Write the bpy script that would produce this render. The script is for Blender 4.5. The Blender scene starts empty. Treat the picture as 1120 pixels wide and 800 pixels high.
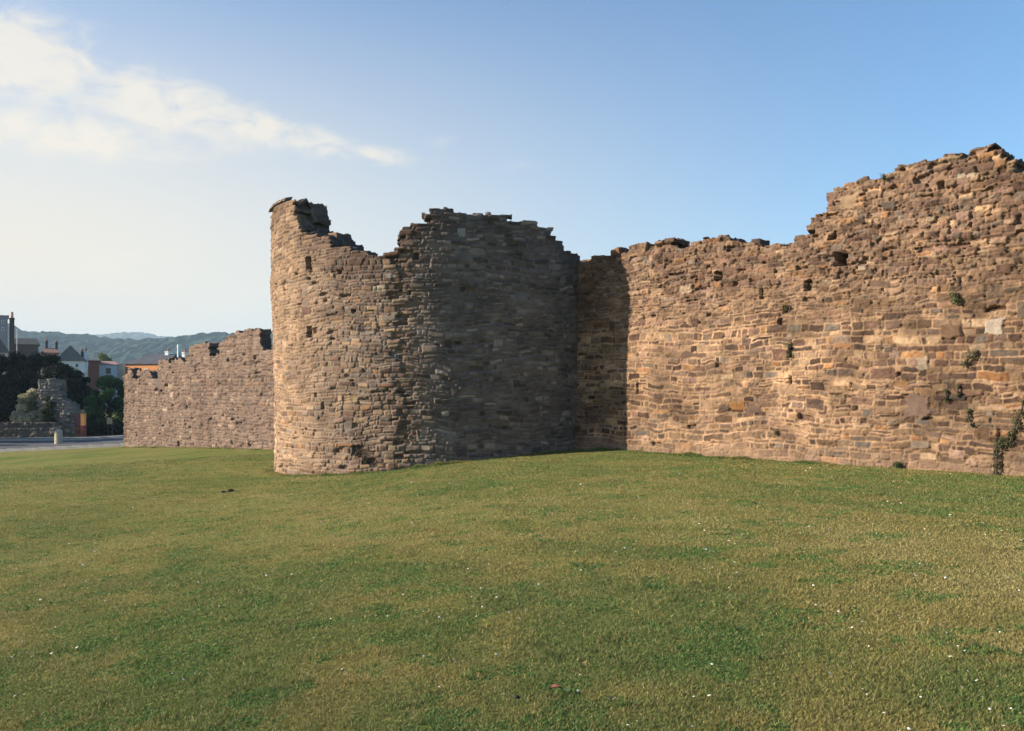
import bpy, math, random
import numpy as np
from mathutils import Vector

random.seed(7)
RNG = np.random.default_rng(11)
C = bpy.context.scene.collection
R_ = math.radians

# ------------------------------------------------------------------ camera figures
EYE = 1.6
F = 1000.0            # focal length in pixels of the 1120 wide photograph
HZ = 420.0            # pixel row of the horizon


def px_x(px, Y):
    return (px - 560.0) / F * Y


def px_z(py, Y):
    return EYE + (HZ - py) / F * Y


# ------------------------------------------------------------------ noise
def _h(ix, iy, seed):
    ix = ix.astype(np.int64) if isinstance(ix, np.ndarray) else np.int64(ix)
    iy = iy.astype(np.int64) if isinstance(iy, np.ndarray) else np.int64(iy)
    n = (ix * 374761393 + iy * 668265263 + seed * 1442695041) & 0x7FFFFFFF
    n = ((n ^ (n >> 13)) * 1274126177) & 0x7FFFFFFF
    n = ((n ^ (n >> 16)) * 974634293) & 0x7FFFFFFF
    return ((n ^ (n >> 15)) & 0xFFFFF) / float(0x100000)


def vn(x, y, seed=0):
    x, y = np.broadcast_arrays(np.asarray(x, float), np.asarray(y, float))
    ix, iy = np.floor(x), np.floor(y)
    fx, fy = x - ix, y - iy
    fx, fy = fx * fx * (3 - 2 * fx), fy * fy * (3 - 2 * fy)
    a, b = _h(ix, iy, seed), _h(ix + 1, iy, seed)
    c, d = _h(ix, iy + 1, seed), _h(ix + 1, iy + 1, seed)
    return (a + (b - a) * fx + (c - a) * fy + (a - b - c + d) * fx * fy) * 2 - 1


def fbm(x, y, seed=0, octs=4, gain=.5):
    s, a, t = 0, 1., 0
    for o in range(octs):
        s = s + a * vn(x * 2 ** o + 17.3 * o, y * 2 ** o + 9.1 * o, seed + o * 31)
        t += a
        a *= gain
    return s / t


def sst(a, b, x):
    t = np.clip((x - a) / (b - a), 0, 1)
    return t * t * (3 - 2 * t)


def mixc(a, b, t):
    t = np.asarray(t)[..., None]
    return a * (1 - t) + b * t


# ------------------------------------------------------------------ objects
def tag(o, label=None, cat=None, group=None, kind=None):
    if label: o['label'] = label
    if cat: o['category'] = cat
    if group: o['group'] = group
    if kind: o['kind'] = kind
    return o


def thing(name, label, cat, loc=(0, 0, 0), group=None):
    o = bpy.data.objects.new(name, None)
    C.objects.link(o)
    o.location = loc
    o.empty_display_size = .3
    return tag(o, label, cat, group)


def np_obj(name, V, Fc, mat=None, parent=None, col=None, smooth=False):
    """one mesh object from arrays; Fc is an (n,k) array or a list of such arrays. V is in world space."""
    V = np.asarray(V, np.float32)
    if parent is not None:
        V = V - np.array(parent_world(parent), np.float32)
    fl = [np.asarray(f, np.int32) for f in (Fc if isinstance(Fc, list) else [Fc]) if len(f)]
    me = bpy.data.meshes.new(name)
    me.vertices.add(len(V))
    me.vertices.foreach_set('co', V.ravel())
    idx = np.concatenate([f.ravel() for f in fl])
    tot = np.concatenate([np.full(len(f), f.shape[1], np.int32) for f in fl])
    st = np.concatenate([[0], np.cumsum(tot)[:-1]]).astype(np.int32)
    me.loops.add(len(idx))
    me.loops.foreach_set('vertex_index', idx)
    me.polygons.add(len(tot))
    me.polygons.foreach_set('loop_start', st)
    me.polygons.foreach_set('loop_total', tot)
    me.polygons.foreach_set('use_smooth', np.full(len(tot), smooth, bool))
    me.update(calc_edges=True)
    if col is not None:
        a = me.color_attributes.new('col', 'FLOAT_COLOR', 'POINT')
        c = np.ones((len(V), 4), np.float32)
        c[:, :3] = col
        a.data.foreach_set('color', c.ravel())
    if mat: me.materials.append(mat)
    o = bpy.data.objects.new(name, me)
    C.objects.link(o)
    if parent is not None: o.parent = parent
    return o


def parent_world(p):
    x = Vector((0, 0, 0))
    while p is not None:
        x += p.location
        p = p.parent
    return tuple(x)


class MB:
    """collects shapes for ONE mesh"""
    def __init__(s): s.v, s.f = [], []

    def add(s, V, Fs):
        b = len(s.v)
        s.v += [tuple(p) for p in V]
        s.f += [tuple(i + b for i in f) for f in Fs]
        return s

    def box(s, c, d, rz=0, taper=0):
        V = []
        for z in (-.5, .5):
            k = 1 - (taper if z > 0 else 0)
            for x, y in ((-.5, -.5), (.5, -.5), (.5, .5), (-.5, .5)):
                X, Y = x * d[0] * k, y * d[1] * k
                V.append((c[0] + X * math.cos(rz) - Y * math.sin(rz), c[1] + X * math.sin(rz) + Y * math.cos(rz), c[2] + z * d[2]))
        return s.add(V, [(3, 2, 1, 0), (4, 5, 6, 7), (0, 1, 5, 4), (1, 2, 6, 5), (2, 3, 7, 6), (3, 0, 4, 7)])

    def tube(s, pts, rad, n=7):
        V, Fs = [], []
        for i, (p, r) in enumerate(zip(pts, rad)):
            p = Vector(p)
            a = Vector(pts[min(i + 1, len(pts) - 1)]) - Vector(pts[max(i - 1, 0)])
            a.normalize()
            u = a.orthogonal().normalized()
            w = a.cross(u)
            for k in range(n):
                t = 2 * math.pi * k / n
                V.append(p + (u * math.cos(t) + w * math.sin(t)) * r)
        for i in range(len(pts) - 1):
            for k in range(n):
                Fs.append((i * n + k, i * n + (k + 1) % n, (i + 1) * n + (k + 1) % n, (i + 1) * n + k))
        Fs.append(tuple(reversed(range(n))))
        Fs.append(tuple((len(pts) - 1) * n + k for k in range(n)))
        return s.add(V, Fs)

    def turn(s, c, a):
        ca, sa = math.cos(a), math.sin(a)
        s.v = [(c[0] + (x - c[0]) * ca - (y - c[1]) * sa, c[1] + (x - c[0]) * sa + (y - c[1]) * ca, z) for x, y, z in s.v]
        return s

    def build(s, name, mat, parent=None, smooth=False):
        w = Vector(parent_world(parent)) if parent is not None else Vector((0, 0, 0))
        me = bpy.data.meshes.new(name)
        me.from_pydata([tuple(Vector(p) - w) for p in s.v], [], s.f)
        me.polygons.foreach_set('use_smooth', [smooth] * len(me.polygons))
        me.update()
        me.materials.append(mat)
        o = bpy.data.objects.new(name, me)
        C.objects.link(o)
        if parent is not None: o.parent = parent
        return o


# ------------------------------------------------------------------ materials
def new_mat(name):
    m = bpy.data.materials.new(name)
    m.use_nodes = True
    nt = m.node_tree
    return m, nt, nt.nodes['Principled BSDF']


def ramp(nt, stops):
    r = nt.nodes.new('ShaderNodeValToRGB')
    e = r.color_ramp.elements
    while len(e) > len(stops): e.remove(e[-1])
    while len(e) < len(stops): e.new(.5)
    for k, (p, c) in zip(e, stops):
        k.position = p
        k.color = (*c, 1) if len(c) == 3 else c
    return r


def noise(nt, scale, detail=4, rough=.55, coord=None, dist=0):
    n = nt.nodes.new('ShaderNodeTexNoise')
    n.inputs['Scale'].default_value = scale
    n.inputs['Detail'].default_value = detail
    n.inputs['Roughness'].default_value = rough
    n.inputs['Distortion'].default_value = dist
    if coord is not None: nt.links.new(coord, n.inputs['Vector'])
    return n


def mul(nt, a, b, f=1., mode='MULTIPLY'):
    m = nt.nodes.new('ShaderNodeMix')
    m.data_type = 'RGBA'
    m.blend_type = mode
    m.inputs[0].default_value = f
    nt.links.new(a, m.inputs[6])
    nt.links.new(b, m.inputs[7])
    return m.outputs[2]


def attr_mat(name, rough=.95, grain=40, amp=(.72, 1.25), bump=.35, bscale=70, bdist=.01, spec=.15, mid=6):
    """surface whose own colours come stone by stone (or leaf by leaf) from the mesh; grain and pitting added by noise"""
    m, nt, b = new_mat(name)
    at = nt.nodes.new('ShaderNodeAttribute')
    at.attribute_name = 'col'
    tc = nt.nodes.new('ShaderNodeTexCoord')
    o = tc.outputs['Object']
    n = noise(nt, grain, 5, .65, o)
    r = ramp(nt, [(.28, (amp[0],) * 3), (.72, (amp[1],) * 3)])
    nt.links.new(n.outputs[0], r.inputs[0])
    c = mul(nt, at.outputs['Color'], r.outputs[0])
    n2 = noise(nt, mid, 4, .6, o)
    r2 = ramp(nt, [(.3, (.86, .87, .9)), (.7, (1.12, 1.1, 1.06))])
    nt.links.new(n2.outputs[0], r2.inputs[0])
    c = mul(nt, c, r2.outputs[0])
    nt.links.new(c, b.inputs['Base Color'])
    b.inputs['Roughness'].default_value = rough
    b.inputs['Specular IOR Level'].default_value = spec
    if bump:
        n3 = noise(nt, bscale, 6, .7, o)
        bp = nt.nodes.new('ShaderNodeBump')
        bp.inputs['Strength'].default_value = bump
        bp.inputs['Distance'].default_value = bdist
        nt.links.new(n3.outputs[0], bp.inputs['Height'])
        nt.links.new(bp.outputs[0], b.inputs['Normal'])
    return m


def leaf_mat(name, trans=.25):
    m, nt, b = new_mat(name)
    at = nt.nodes.new('ShaderNodeAttribute')
    at.attribute_name = 'col'
    nt.links.new(at.outputs['Color'], b.inputs['Base Color'])
    b.inputs['Roughness'].default_value = .7
    b.inputs['Specular IOR Level'].default_value = .2
    t = nt.nodes.new('ShaderNodeBsdfTranslucent')
    nt.links.new(at.outputs['Color'], t.inputs['Color'])
    mx = nt.nodes.new('ShaderNodeMixShader')
    mx.inputs[0].default_value = trans
    nt.links.new(b.outputs[0], mx.inputs[1])
    nt.links.new(t.outputs[0], mx.inputs[2])
    nt.links.new(mx.outputs[0], nt.nodes['Material Output'].inputs['Surface'])
    return m


def plain_mat(name, c, rough=.85, scale=3, amp=.25, spec=.2, bump=0):
    m, nt, b = new_mat(name)
    tc = nt.nodes.new('ShaderNodeTexCoord')
    n = noise(nt, scale, 6, .65, tc.outputs['Object'])
    r = ramp(nt, [(.25, tuple(x * (1 - amp) for x in c)), (.75, tuple(min(1, x * (1 + amp)) for x in c))])
    nt.links.new(n.outputs[0], r.inputs[0])
    nt.links.new(r.outputs[0], b.inputs['Base Color'])
    b.inputs['Roughness'].default_value = rough
    b.inputs['Specular IOR Level'].default_value = spec
    if bump:
        bp = nt.nodes.new('ShaderNodeBump')
        bp.inputs['Strength'].default_value = bump
        bp.inputs['Distance'].default_value = .02
        nt.links.new(n.outputs[0], bp.inputs['Height'])
        nt.links.new(bp.outputs[0], b.inputs['Normal'])
    return m


STONE = attr_mat('weathered_stone')
STONE_FAR = attr_mat('weathered_stone_far', grain=14, bump=.4, bscale=20, bdist=.03, mid=2)
LEAF = leaf_mat('leaf')
GRASSM = leaf_mat('grass_blade', .3)
BARK = plain_mat('bark', (.06, .045, .035), scale=8, bump=.6)

# ------------------------------------------------------------------ ground height
_gx = np.linspace(-4000, 4000, 3)
_px = np.array([-400, -60, -28, -19.7, -14, -9.13, -6.7, -3.7, -2, 0, 1.66, 2.9, 9, 30, 400.])
_pz = np.array([-2.4, -2.3, -2.05, -1.60, -1.2, -.95, -.90, -.60, -.39, -.20, -.12, -.05, -.03, .05, .1])
_sx = np.arange(-80, 60, .1)
_sz = np.convolve(np.pad(np.interp(_sx, _px, _pz), 10, mode='edge'), np.hanning(21) / np.hanning(21).sum(), 'valid')


def ground(X, Y):
    X = np.asarray(X, float)
    Y = np.asarray(Y, float)
    g = np.interp(X, _sx, _sz)
    fade = 1 - sst(40, 47, Y)
    return g + fade * (.05 * fbm(X * .22, Y * .22, 5, 3) + .012 * fbm(X * 1.3, Y * 1.3, 6, 2))


# ------------------------------------------------------------------ masonry
class Masonry:
    """roughly coursed rubble: every stone has its own id, centre and edge distance"""
    def __init__(s, seed, s0, s1, z0, z1, h=(.08, .19), w=(.14, .5), warp=(.04, .05), split=.25, blocks=.5, bsize=((.3, .65), (.2, .34))):
        r = np.random.default_rng(seed)
        s.seed, s.warp, s.split = seed, warp, split
        z, s.ze = z0 - .3, []
        while z < z1 + .6:
            s.ze.append(z)
            z += r.uniform(*h) * (1.25 if r.random() < .15 else 1)
        s.ze.append(z)
        s.ze = np.array(s.ze)
        s.cols = []
        for k in range(len(s.ze)):
            x, e = s0 - 1 - r.uniform(0, .5), []
            while x < s1 + 1:
                e.append(x)
                x += r.uniform(*w) ** 1.0 * (r.choice([.6, 1, 1, 1.4]))
            e.append(x)
            s.cols.append(np.array(e))
        nb = int((s1 - s0) * (z1 - z0) * blocks)
        s.blocks = []
        for _ in range(nb):
            bw, bh = r.uniform(*bsize[0]), r.uniform(*bsize[1])
            s.blocks.append((r.uniform(s0, s1), r.uniform(z0, z1), bw, bh))

    def sample(s, S, Z):
        w1, w2 = s.warp
        S2 = S + w1 * fbm(S * 1.7, Z * 2.3, s.seed + 1, 3) + .018 * fbm(S * 9, Z * 9, s.seed + 2, 2)
        Z2 = Z + w2 * fbm(S * .55, Z * .5, s.seed + 3, 2) + .4 * w2 * fbm(S * 2.5, Z * 2.5, s.seed + 7, 2) + .012 * fbm(S * 8, Z * 8, s.seed + 4, 2)
        k = np.clip(np.searchsorted(s.ze, Z2.ravel(), side='right') - 1, 0, len(s.ze) - 2).reshape(S.shape)
        s0, s1 = np.zeros(S.shape), np.zeros(S.shape)
        idx = np.zeros(S.shape, np.int64)
        for c in range(k.min(), k.max() + 1):
            m = k == c
            if not m.any(): continue
            e = s.cols[c]
            i = np.clip(np.searchsorted(e, S2[m], side='right') - 1, 0, len(e) - 2)
            idx[m] = i
            s0[m], s1[m] = e[i], e[i + 1]
        z0, z1 = s.ze[k], s.ze[k + 1]
        rid = k.astype(np.int64) * 4096 + idx * 2
        # some stones are two thin ones, one on the other
        hs = _h(rid, rid * 0 + 3, s.seed)
        fr = .38 + .24 * _h(rid, rid * 0 + 4, s.seed)
        sp = hs < s.split
        zm = z0 + (z1 - z0) * fr
        up = sp & (Z2 > zm)
        lo = sp & ~up
        z0 = np.where(up, zm, z0)
        z1 = np.where(lo, zm, z1)
        rid = rid + up
        # a few bigger blocks set across the courses
        for b, (bs, bz, bw, bh) in enumerate(s.blocks):
            m = (np.abs(S2 - bs) < bw / 2) & (np.abs(Z2 - bz) < bh / 2)
            if not m.any(): continue
            s0[m], s1[m], z0[m], z1[m] = bs - bw / 2, bs + bw / 2, bz - bh / 2, bz + bh / 2
            rid[m] = 9000000 + b
        dx, dz = np.minimum(S2 - s0, s1 - S2), np.minimum(Z2 - z0, z1 - Z2)
        r = .035
        d = np.where((dx < r) & (dz < r), r - np.hypot(r - dx, r - dz), np.minimum(dx, dz))
        d = d + .007 * fbm(S * 16, Z * 16, s.seed + 8, 2)
        # mortar next to a big block keeps the block's outline
        return rid, d, (s0 + s1) / 2, (z0 + z1) / 2, (s1 - s0) * (z1 - z0)

    def rnd(s, rid, n):
        return _h(rid, rid * 0 + 100 + n, s.seed)


def grid_solid(name, frame, S1, Z1, keep, disp, col, mat, parent, T, rimcol, rimstep=.12, rough=.05, off0=0., back=False, smooth=True, seed=0):
    """closed-looking slab: a displaced front sheet made of the kept cells and the broken edges running back through thickness T"""
    nz, ns = len(Z1), len(S1)
    S, Z = np.meshgrid(S1, Z1)
    M = keep
    idx = np.arange(nz * ns).reshape(nz, ns)
    a, b, c, d = idx[:-1, :-1][M], idx[:-1, 1:][M], idx[1:, 1:][M], idx[1:, :-1][M]
    Fq = np.stack([a, b, c, d], 1)
    P = frame(S, Z, disp + off0)
    V = np.stack(P, -1).reshape(-1, 3)
    CO = col.reshape(-1, 3)
    # boundary edges
    Mp = np.pad(M, 1)
    E = []
    up = M & ~Mp[2:, 1:-1]
    E.append(np.stack([idx[1:, 1:][up], idx[1:, :-1][up]], 1))
    dn = M & ~Mp[:-2, 1:-1]
    dn[0, :] = False
    E.append(np.stack([idx[:-1, :-1][dn], idx[:-1, 1:][dn]], 1))
    rt = M & ~Mp[1:-1, 2:]
    E.append(np.stack([idx[:-1, 1:][rt], idx[1:, 1:][rt]], 1))
    lf = M & ~Mp[1:-1, :-2]
    E.append(np.stack([idx[1:, :-1][lf], idx[:-1, :-1][lf]], 1))
    E = np.concatenate(E)
    bv, inv = np.unique(E.ravel(), return_inverse=True)
    E2 = inv.reshape(-1, 2)
    n = len(bv)
    K = max(2, int(round(T / rimstep)) + 1)
    sb, zb, db = S.ravel()[bv], Z.ravel()[bv], disp.ravel()[bv]
    rows, cr = [], []
    for k in range(K):
        t = T * k / (K - 1)
        q = np.floor(t / .19 + .5 * np.floor(zb / .15))
        j = np.zeros(n) if k == 0 else (_h(np.floor(sb / .3) + 40 * q, np.floor(zb / .14), seed + 77) - .5)
        w = 0 if k == 0 else 1
        dz = w * rough * (1.2 * j + .8 * vn(sb * 6 + q * 3.1, zb * 6 + t * 7, seed + 5))
        ds = w * rough * .8 * vn(sb * 5 + 9, zb * 5 + t * 8, seed + 6)
        rows.append(np.stack(frame(sb + ds, zb + dz - .03 * w, db * (1 - t / T) + off0 - t), -1))
        g = .5 + .4 * _h(np.floor(sb / .28 + q), np.floor(zb / .14), seed + 9)
        cr.append(mixc(CO[bv], np.array(rimcol)[None, :] * g[:, None], np.full(n, 0. if k == 0 else .85)))
    base = len(V)
    RV = np.concatenate(rows)
    Q = []
    for k in range(K - 1):
        o, p = base + k * n, base + (k + 1) * n
        Q.append(np.stack([o + E2[:, 0], o + E2[:, 1], p + E2[:, 1], p + E2[:, 0]], 1)[:, ::-1])
    faces = [Fq] + Q
    V = np.concatenate([V, RV])
    CO = np.concatenate([CO, np.concatenate(cr)])
    if back:
        PB = np.stack(frame(S, Z, disp * 0 + off0 - T), -1).reshape(-1, 3)
        faces.append(Fq[:, ::-1] + len(V))
        V = np.concatenate([V, PB])
        CO = np.concatenate([CO, col.reshape(-1, 3) * .9])
    allF = np.concatenate(faces)
    used, inv = np.unique(allF.ravel(), return_inverse=True)
    allF = inv.reshape(-1, 4)
    return np_obj(name, V[used], allF, mat, parent, CO[used], smooth)


def cells(a):
    return .25 * (a[:-1, :-1] + a[:-1, 1:] + a[1:, 1:] + a[1:, :-1])


PAL = np.array([[.150, .098, .078], [.190, .125, .095], [.235, .165, .115], [.300, .215, .145], [.375, .275, .180],
                [.340, .195, .095], [.205, .175, .150], [.120, .085, .070], [.270, .185, .150], [.420, .325, .225]])


def palette(M, rid, n, weights):
    w = np.cumsum(np.array(weights, float) / sum(weights))
    k = np.searchsorted(w, M.rnd(rid, n).clip(0, .99999))
    c = PAL[np.clip(k, 0, len(PAL) - 1)]
    v = .80 + .42 * M.rnd(rid, n + 1)
    t = (M.rnd(rid, n + 2) - .5) * .12
    return c * v[..., None] * np.stack([1 + t, 1 + 0 * t, 1 - t], -1)


# ------------------------------------------------------------------ town wall line
PX0, PY0 = 2.91, 22.40
DX, DY = .687, -.7267         # along the wall, to the right
NX, NY = -.7267, -.687        # outwards, to the lawn


def wall_frame(s, z, off):
    return PX0 + DX * s + NX * off, PY0 + DY * s + NY * off, z + 0 * s


def wall_s(px):
    a = (np.asarray(px, float) - 560) / F
    Y = (PX0 - PY0 * DX / DY) / (a - DX / DY)
    return (a * Y - PX0) / DX, Y


def wall_pts(pp):
    pp = np.array(pp, float)
    s, Y = wall_s(pp[:, 0])
    z = EYE + (HZ - pp[:, 1]) / F * Y
    return s, z


# ------------------------------------------------------------------ tower
TR = 5.11
TCX, TCY = -1.85, 27.40


def tower_frame(s, z, off):
    r = TR + off + .017 * np.clip(z, 0, 9)
    p = s / TR
    return TCX + r * np.cos(p), TCY + r * np.sin(p), z + 0 * s


def tower_s(px):
    """arc position and depth of the near side of the drum on a photograph column"""
    a = (np.asarray(px, float) - 560) / F
    A, B, Cc = a * a + 1, -2 * (a * TCX + TCY), TCX ** 2 + TCY ** 2 - (TR + .04) ** 2
    disc = np.maximum(B * B - 4 * A * Cc, 0)
    Y = (-B - np.sqrt(disc)) / (2 * A)
    X = a * Y
    ph = np.arctan2(Y - TCY, X - TCX)
    ph = np.where(ph > 0, ph - 2 * np.pi, ph)
    return ph * TR, Y


def tower_pts(pp):
    pp = np.array(pp, float)
    s, Y = tower_s(pp[:, 0])
    return s, EYE + (HZ - pp[:, 1]) / F * Y


def rect_mask(S, Z, s, z, w, h, wob=.25, seed=0):
    r = .5 * (w * h) ** .5 * wob
    S = S + r * fbm(S * 6, Z * 6, seed, 3)
    Z = Z + r * fbm(S * 6, Z * 6, seed + 50, 3)
    n = 1
    return (np.abs(S - s) < w / 2 * n) & (np.abs(Z - z) < h / 2 * n)


# ================================================================== RIGHT CURTAIN WALL
def build_right_wall():
    root = thing('curtain_wall', 'sunlit buff and brown rubble curtain wall with a ragged top, rising to a hump beyond the tower shadow', 'wall', (6, 19.1, 0))
    prof = [(600, 285), (632, 284), (645, 282), (664, 277), (667, 276), (680, 271), (700, 268), (715, 266), (717, 264), (732, 265), (736, 271), (752, 270),
            (765, 263), (790, 259), (812, 260), (815, 264), (845, 262), (876, 258), (880, 250), (890, 238), (903, 224), (905, 207),
            (915, 203), (930, 195), (940, 191), (960, 192), (975, 184), (990, 176), (1000, 173), (1020, 169), (1045, 168), (1065, 162),
            (1083, 157), (1085, 166), (1095, 171), (1105, 180), (1112, 188), (1120, 191), (1160, 196), (1220, 205), (1300, 196), (1420, 215), (1700, 200)]
    ps, pz = wall_pts(prof)
    res = .0165
    s0, s1, z0, z1 = -2.8, 14.0, -.5, float(pz.max()) + .15
    S1, Z1 = np.arange(s0, s1, res), np.arange(z0, z1, res)
    S, Z = np.meshgrid(S1, Z1)
    M = Masonry(21, s0, s1, z0, z1, h=(.06, .155), w=(.10, .40), split=.16, blocks=1.3, bsize=((.16, .5), (.10, .26)), warp=(.08, .13))
    rid, d, sc, zc, area = M.sample(S, Z)
    M2 = Masonry(23, s0, s1, z0, z1, h=(.05, .13), w=(.08, .32), split=.25, blocks=1.1, bsize=((.18, .42), (.10, .22)), warp=(.09, .13))
    # how far the facing is weathered away: upper part is rough core-work, lower part is pointed coursed stone
    up = sst(-.5, .6, Z - (3.05 + .05 * S) + .7 * fbm(S * .5, Z * .5, 61, 3))
    second = M2.sample(S, Z)
    k2 = np.interp(sc, S1, np.arange(len(S1))).astype(int), np.interp(zc, Z1, np.arange(len(Z1))).astype(int)
    hi = up[k2[1], k2[0]] > .42
    rid, d, sc, zc, area = [np.where(hi, b, a) for a, b in zip((rid + 20000000, d, sc, zc, area), second)]
    rgt = sst(3.5, 7, S + .8 * fbm(S * .7, Z * .7, 62, 2))          # larger flatter stones to the right
    mw = .004 + .007 * (1 - up) * (1 - .4 * rgt) * (1 + .9 * fbm(S * 1.5, Z * 2, 88, 3))
    pil = sst(0, .016, d - mw)
    wash = (1 - up) * .38 * sst(.0, .5, fbm(S * 1.1, Z * 1.4, 63, 4))   # mortar wash smeared over the stones
    r0 = M.rnd(rid, 0)
    rel = .012 + .010 * up + .007 * rgt
    disp = -rel * (1 - pil) * (1 - .5 * wash) + (r0 - .5) * (.020 + .030 * up + .018 * rgt)
    tilt = (M.rnd(rid, 5) - .5) * (.1 + .25 * up) * (Z - zc) + (M.rnd(rid, 6) - .5) * (.06 + .12 * up) * (S - sc)
    wash = wash * (1 - .5 * rgt)
    disp = disp + tilt * pil
    disp = disp + (.014 + .014 * up) * fbm(S * 7, Z * 9, 64, 4) + (.008 + .008 * up) * fbm(S * 19, Z * 22, 85, 3) + (.02 + .04 * up) * fbm(S * .9, Z * .9, 65, 3)
    # lost stones
    lost = (M.rnd(rid, 7) < .012 + .05 * up) & (area < .05)
    disp = np.where(lost, disp - .075 * pil - .01, disp)
    c_lo = palette(M, rid, 20, [17, 20, 19, 9, 4, 4, 10, 8, 12, 1])
    c_up = palette(M, rid, 24, [11, 17, 21, 17, 9, 4, 12, 5, 8, 3])
    c = mixc(c_lo, c_up, up)
    mort = np.array([.41, .29, .19]) * (1 + .35 * fbm(S * 3, Z * 3, 66, 4))[..., None]
    mortu = np.array([.31, .225, .155]) * (1 + .3 * fbm(S * 4, Z * 4, 67, 4))[..., None]
    mort = mort * (1 - .22 * rgt - .3 * sst(-.05, .45, fbm(S * 1.4, Z * 2.2, 89, 4)))[..., None]
    mo = mixc(mort, mortu, up)
    cov = (M.rnd(rid, 30) < .08) * (.55 + .4 * M.rnd(rid, 31))           # stones left under old mortar
    smear = sst(.05, .5, fbm(S * 6, Z * 9, 77, 4)) * (.26 - .12 * up)
    gap = np.clip(1.0 - .8 * sst(-.1, .35, fbm(S * 3.5, Z * 5, 78, 3)), 0, 1)        # joints flush here, open there
    disp = disp + (rel * (1 - pil)) * .75 * (1 - gap)
    c = mixc(mo, c, pil * (1 - .55 * wash) * (1 - cov) * (1 - smear) + (1 - pil) * .35 * up)
    blot = fbm(S * 2.2, Z * 3.0, 79, 5)
    c = c * (1 + .40 * blot)[..., None] * (1 - .22 * sst(.05, .5, fbm(S * .8, Z * 1.0, 87, 4)))[..., None]
    c = mixc(c, np.array([.23, .165, .125]) + 0 * c, .15 * up + .3 * sst(.0, .5, fbm(S * 1.3, Z * 1.7, 80, 4)))
    c = c * (1 + .22 * fbm(S * 11, Z * 14, 81, 3))[..., None]
    pit = sst(.32, .5, fbm(S * 13, Z * 17, 86, 3)) * (.5 + .5 * up)                 # small lost pinnings and open joints
    disp = disp - .03 * pit
    c = mixc(c, c * .6, pit * .6)
    c = mixc(c, c.mean(-1, keepdims=True) * np.array([1.16, .97, .87]), .18)
    c = c * np.where(hi, .78 + .5 * M.rnd(rid, 40), .58 + .66 * M.rnd(rid, 40))[..., None] ** (pil[..., None] * .9)
    c = np.clip(c, .01, 1) ** 1.28 * np.array([.98, .955, .91])
    # own stains: grey lichen crust near the top, earth splash along the foot
    lich = sst(.05, .6, fbm(S * 1.6, Z * 1.6, 68, 4) + .55 * up - .25)
    c = mixc(c, c * np.array([.86, .84, .86]), lich)
    dk = sst(.25, .7, fbm(S * 5, Z * 7, 70, 4)) * .5
    c = mixc(c, c * .72, dk * up)
    foot = (1 - sst(.0, .40, Z + .12 * fbm(S * 2.2, Z, 69, 3)))
    c = mixc(c, np.array([.20, .135, .09]) * (1 + .2 * fbm(S * 6, Z * 9, 71, 3))[..., None], .72 * foot)
    # recognisable openings and single stones  (column, row, width, height in the photograph, depth)
    for i, (px, py, w, h, dep) in enumerate([(920, 283, 13, 14, .5), (911, 260, 9, 6, .2), (785.5, 302, 8, 9, .45), (883, 313, 8, 10, .14), (832, 322, 5, 12, .10),
                                (858, 338, 6, 9, .14), (853, 352, 5, 8, .14), (864, 384, 5, 14, .10), (864, 416, 3, 10, .08), (1048, 307, 4, 10, .12),
                                (983, 410, 6, 4, .08), (1014, 458, 12, 3, .07), (1113, 240, 7, 12, .10), (1091, 495, 6, 50, .05), (697, 425, 3, 12, .06)]):
        s, Y = wall_s(px)
        z, k = px_z(py, Y), Y / F
        dsd = float(wall_s(px + .5)[0] - wall_s(px - .5)[0])
        m = rect_mask(S, Z, s, z, w * dsd * (1.15 if dep > .4 else 1), h * k * (1.1 if dep > .4 else 1), .15 if dep > .4 else .5, 300 + i)
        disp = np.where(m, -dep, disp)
        c[m] = c[m] * .6  # shade inside the openings put into the colour as well
    for i, (px, py, w, h, cc, pr) in enumerate([(1087, 357, 19, 17, (.62, .53, .43), .012), (929, 221, 17, 15, (.46, .32, .2), .02), (1051, 193, 10, 5, (.6, .5, .38), .02),
                                (1062, 193, 10, 5, (.58, .48, .36), .02), (807, 445, 18, 8, (.40, .19, .06), .004), (791, 445, 13, 7, (.16, .10, .08), .006),
                                (824, 447, 15, 9, (.17, .115, .09), .006), (1004, 446, 27, 24, (.24, .165, .13), .015), (1018, 240, 12, 6, (.5, .38, .26), .02),
                                (941, 293, 8, 5, (.55, .45, .34), .01), (1008, 397, 12, 12, (.47, .38, .28), .012), (816, 375, 12, 9, (.16, .105, .09), .006),
                                (985, 420, 14, 8, (.3, .17, .07), .006), (1040, 362, 24, 14, (.2, .125, .075), .02), (752, 388, 10, 6, (.17, .11, .085), .005)]):
        s, Y = wall_s(px)
        z, k = px_z(py, Y), Y / F
        dsd = float(wall_s(px + .5)[0] - wall_s(px - .5)[0])
        m = rect_mask(S, Z, s, z, w * dsd, h * k, .75, 400 + i)
        disp = np.where(m, pr + .006 * fbm(S * 10, Z * 10, 72, 3), disp)
        c[m] = (.16 + .0 * c[m]) * c[m] + .40 * np.array(cc) * (1 + .38 * fbm(S * 7, Z * 9, 73, 4))[m][:, None]
    stone_top = np.interp(sc, ps, pz)
    kp = zc + .02 < stone_top + (M.rnd(rid, 9) - .5) * .10
    keep = cells(kp.astype(float)) > .5
    grid_solid('facing', wall_frame, S1, Z1, keep, disp, c, STONE, root, .60, (.15, .115, .09), seed=1, rough=.07)
    core(root, wall_frame, s0, s1, z0, z1, ps, pz, 31, .57, .95)


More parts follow.
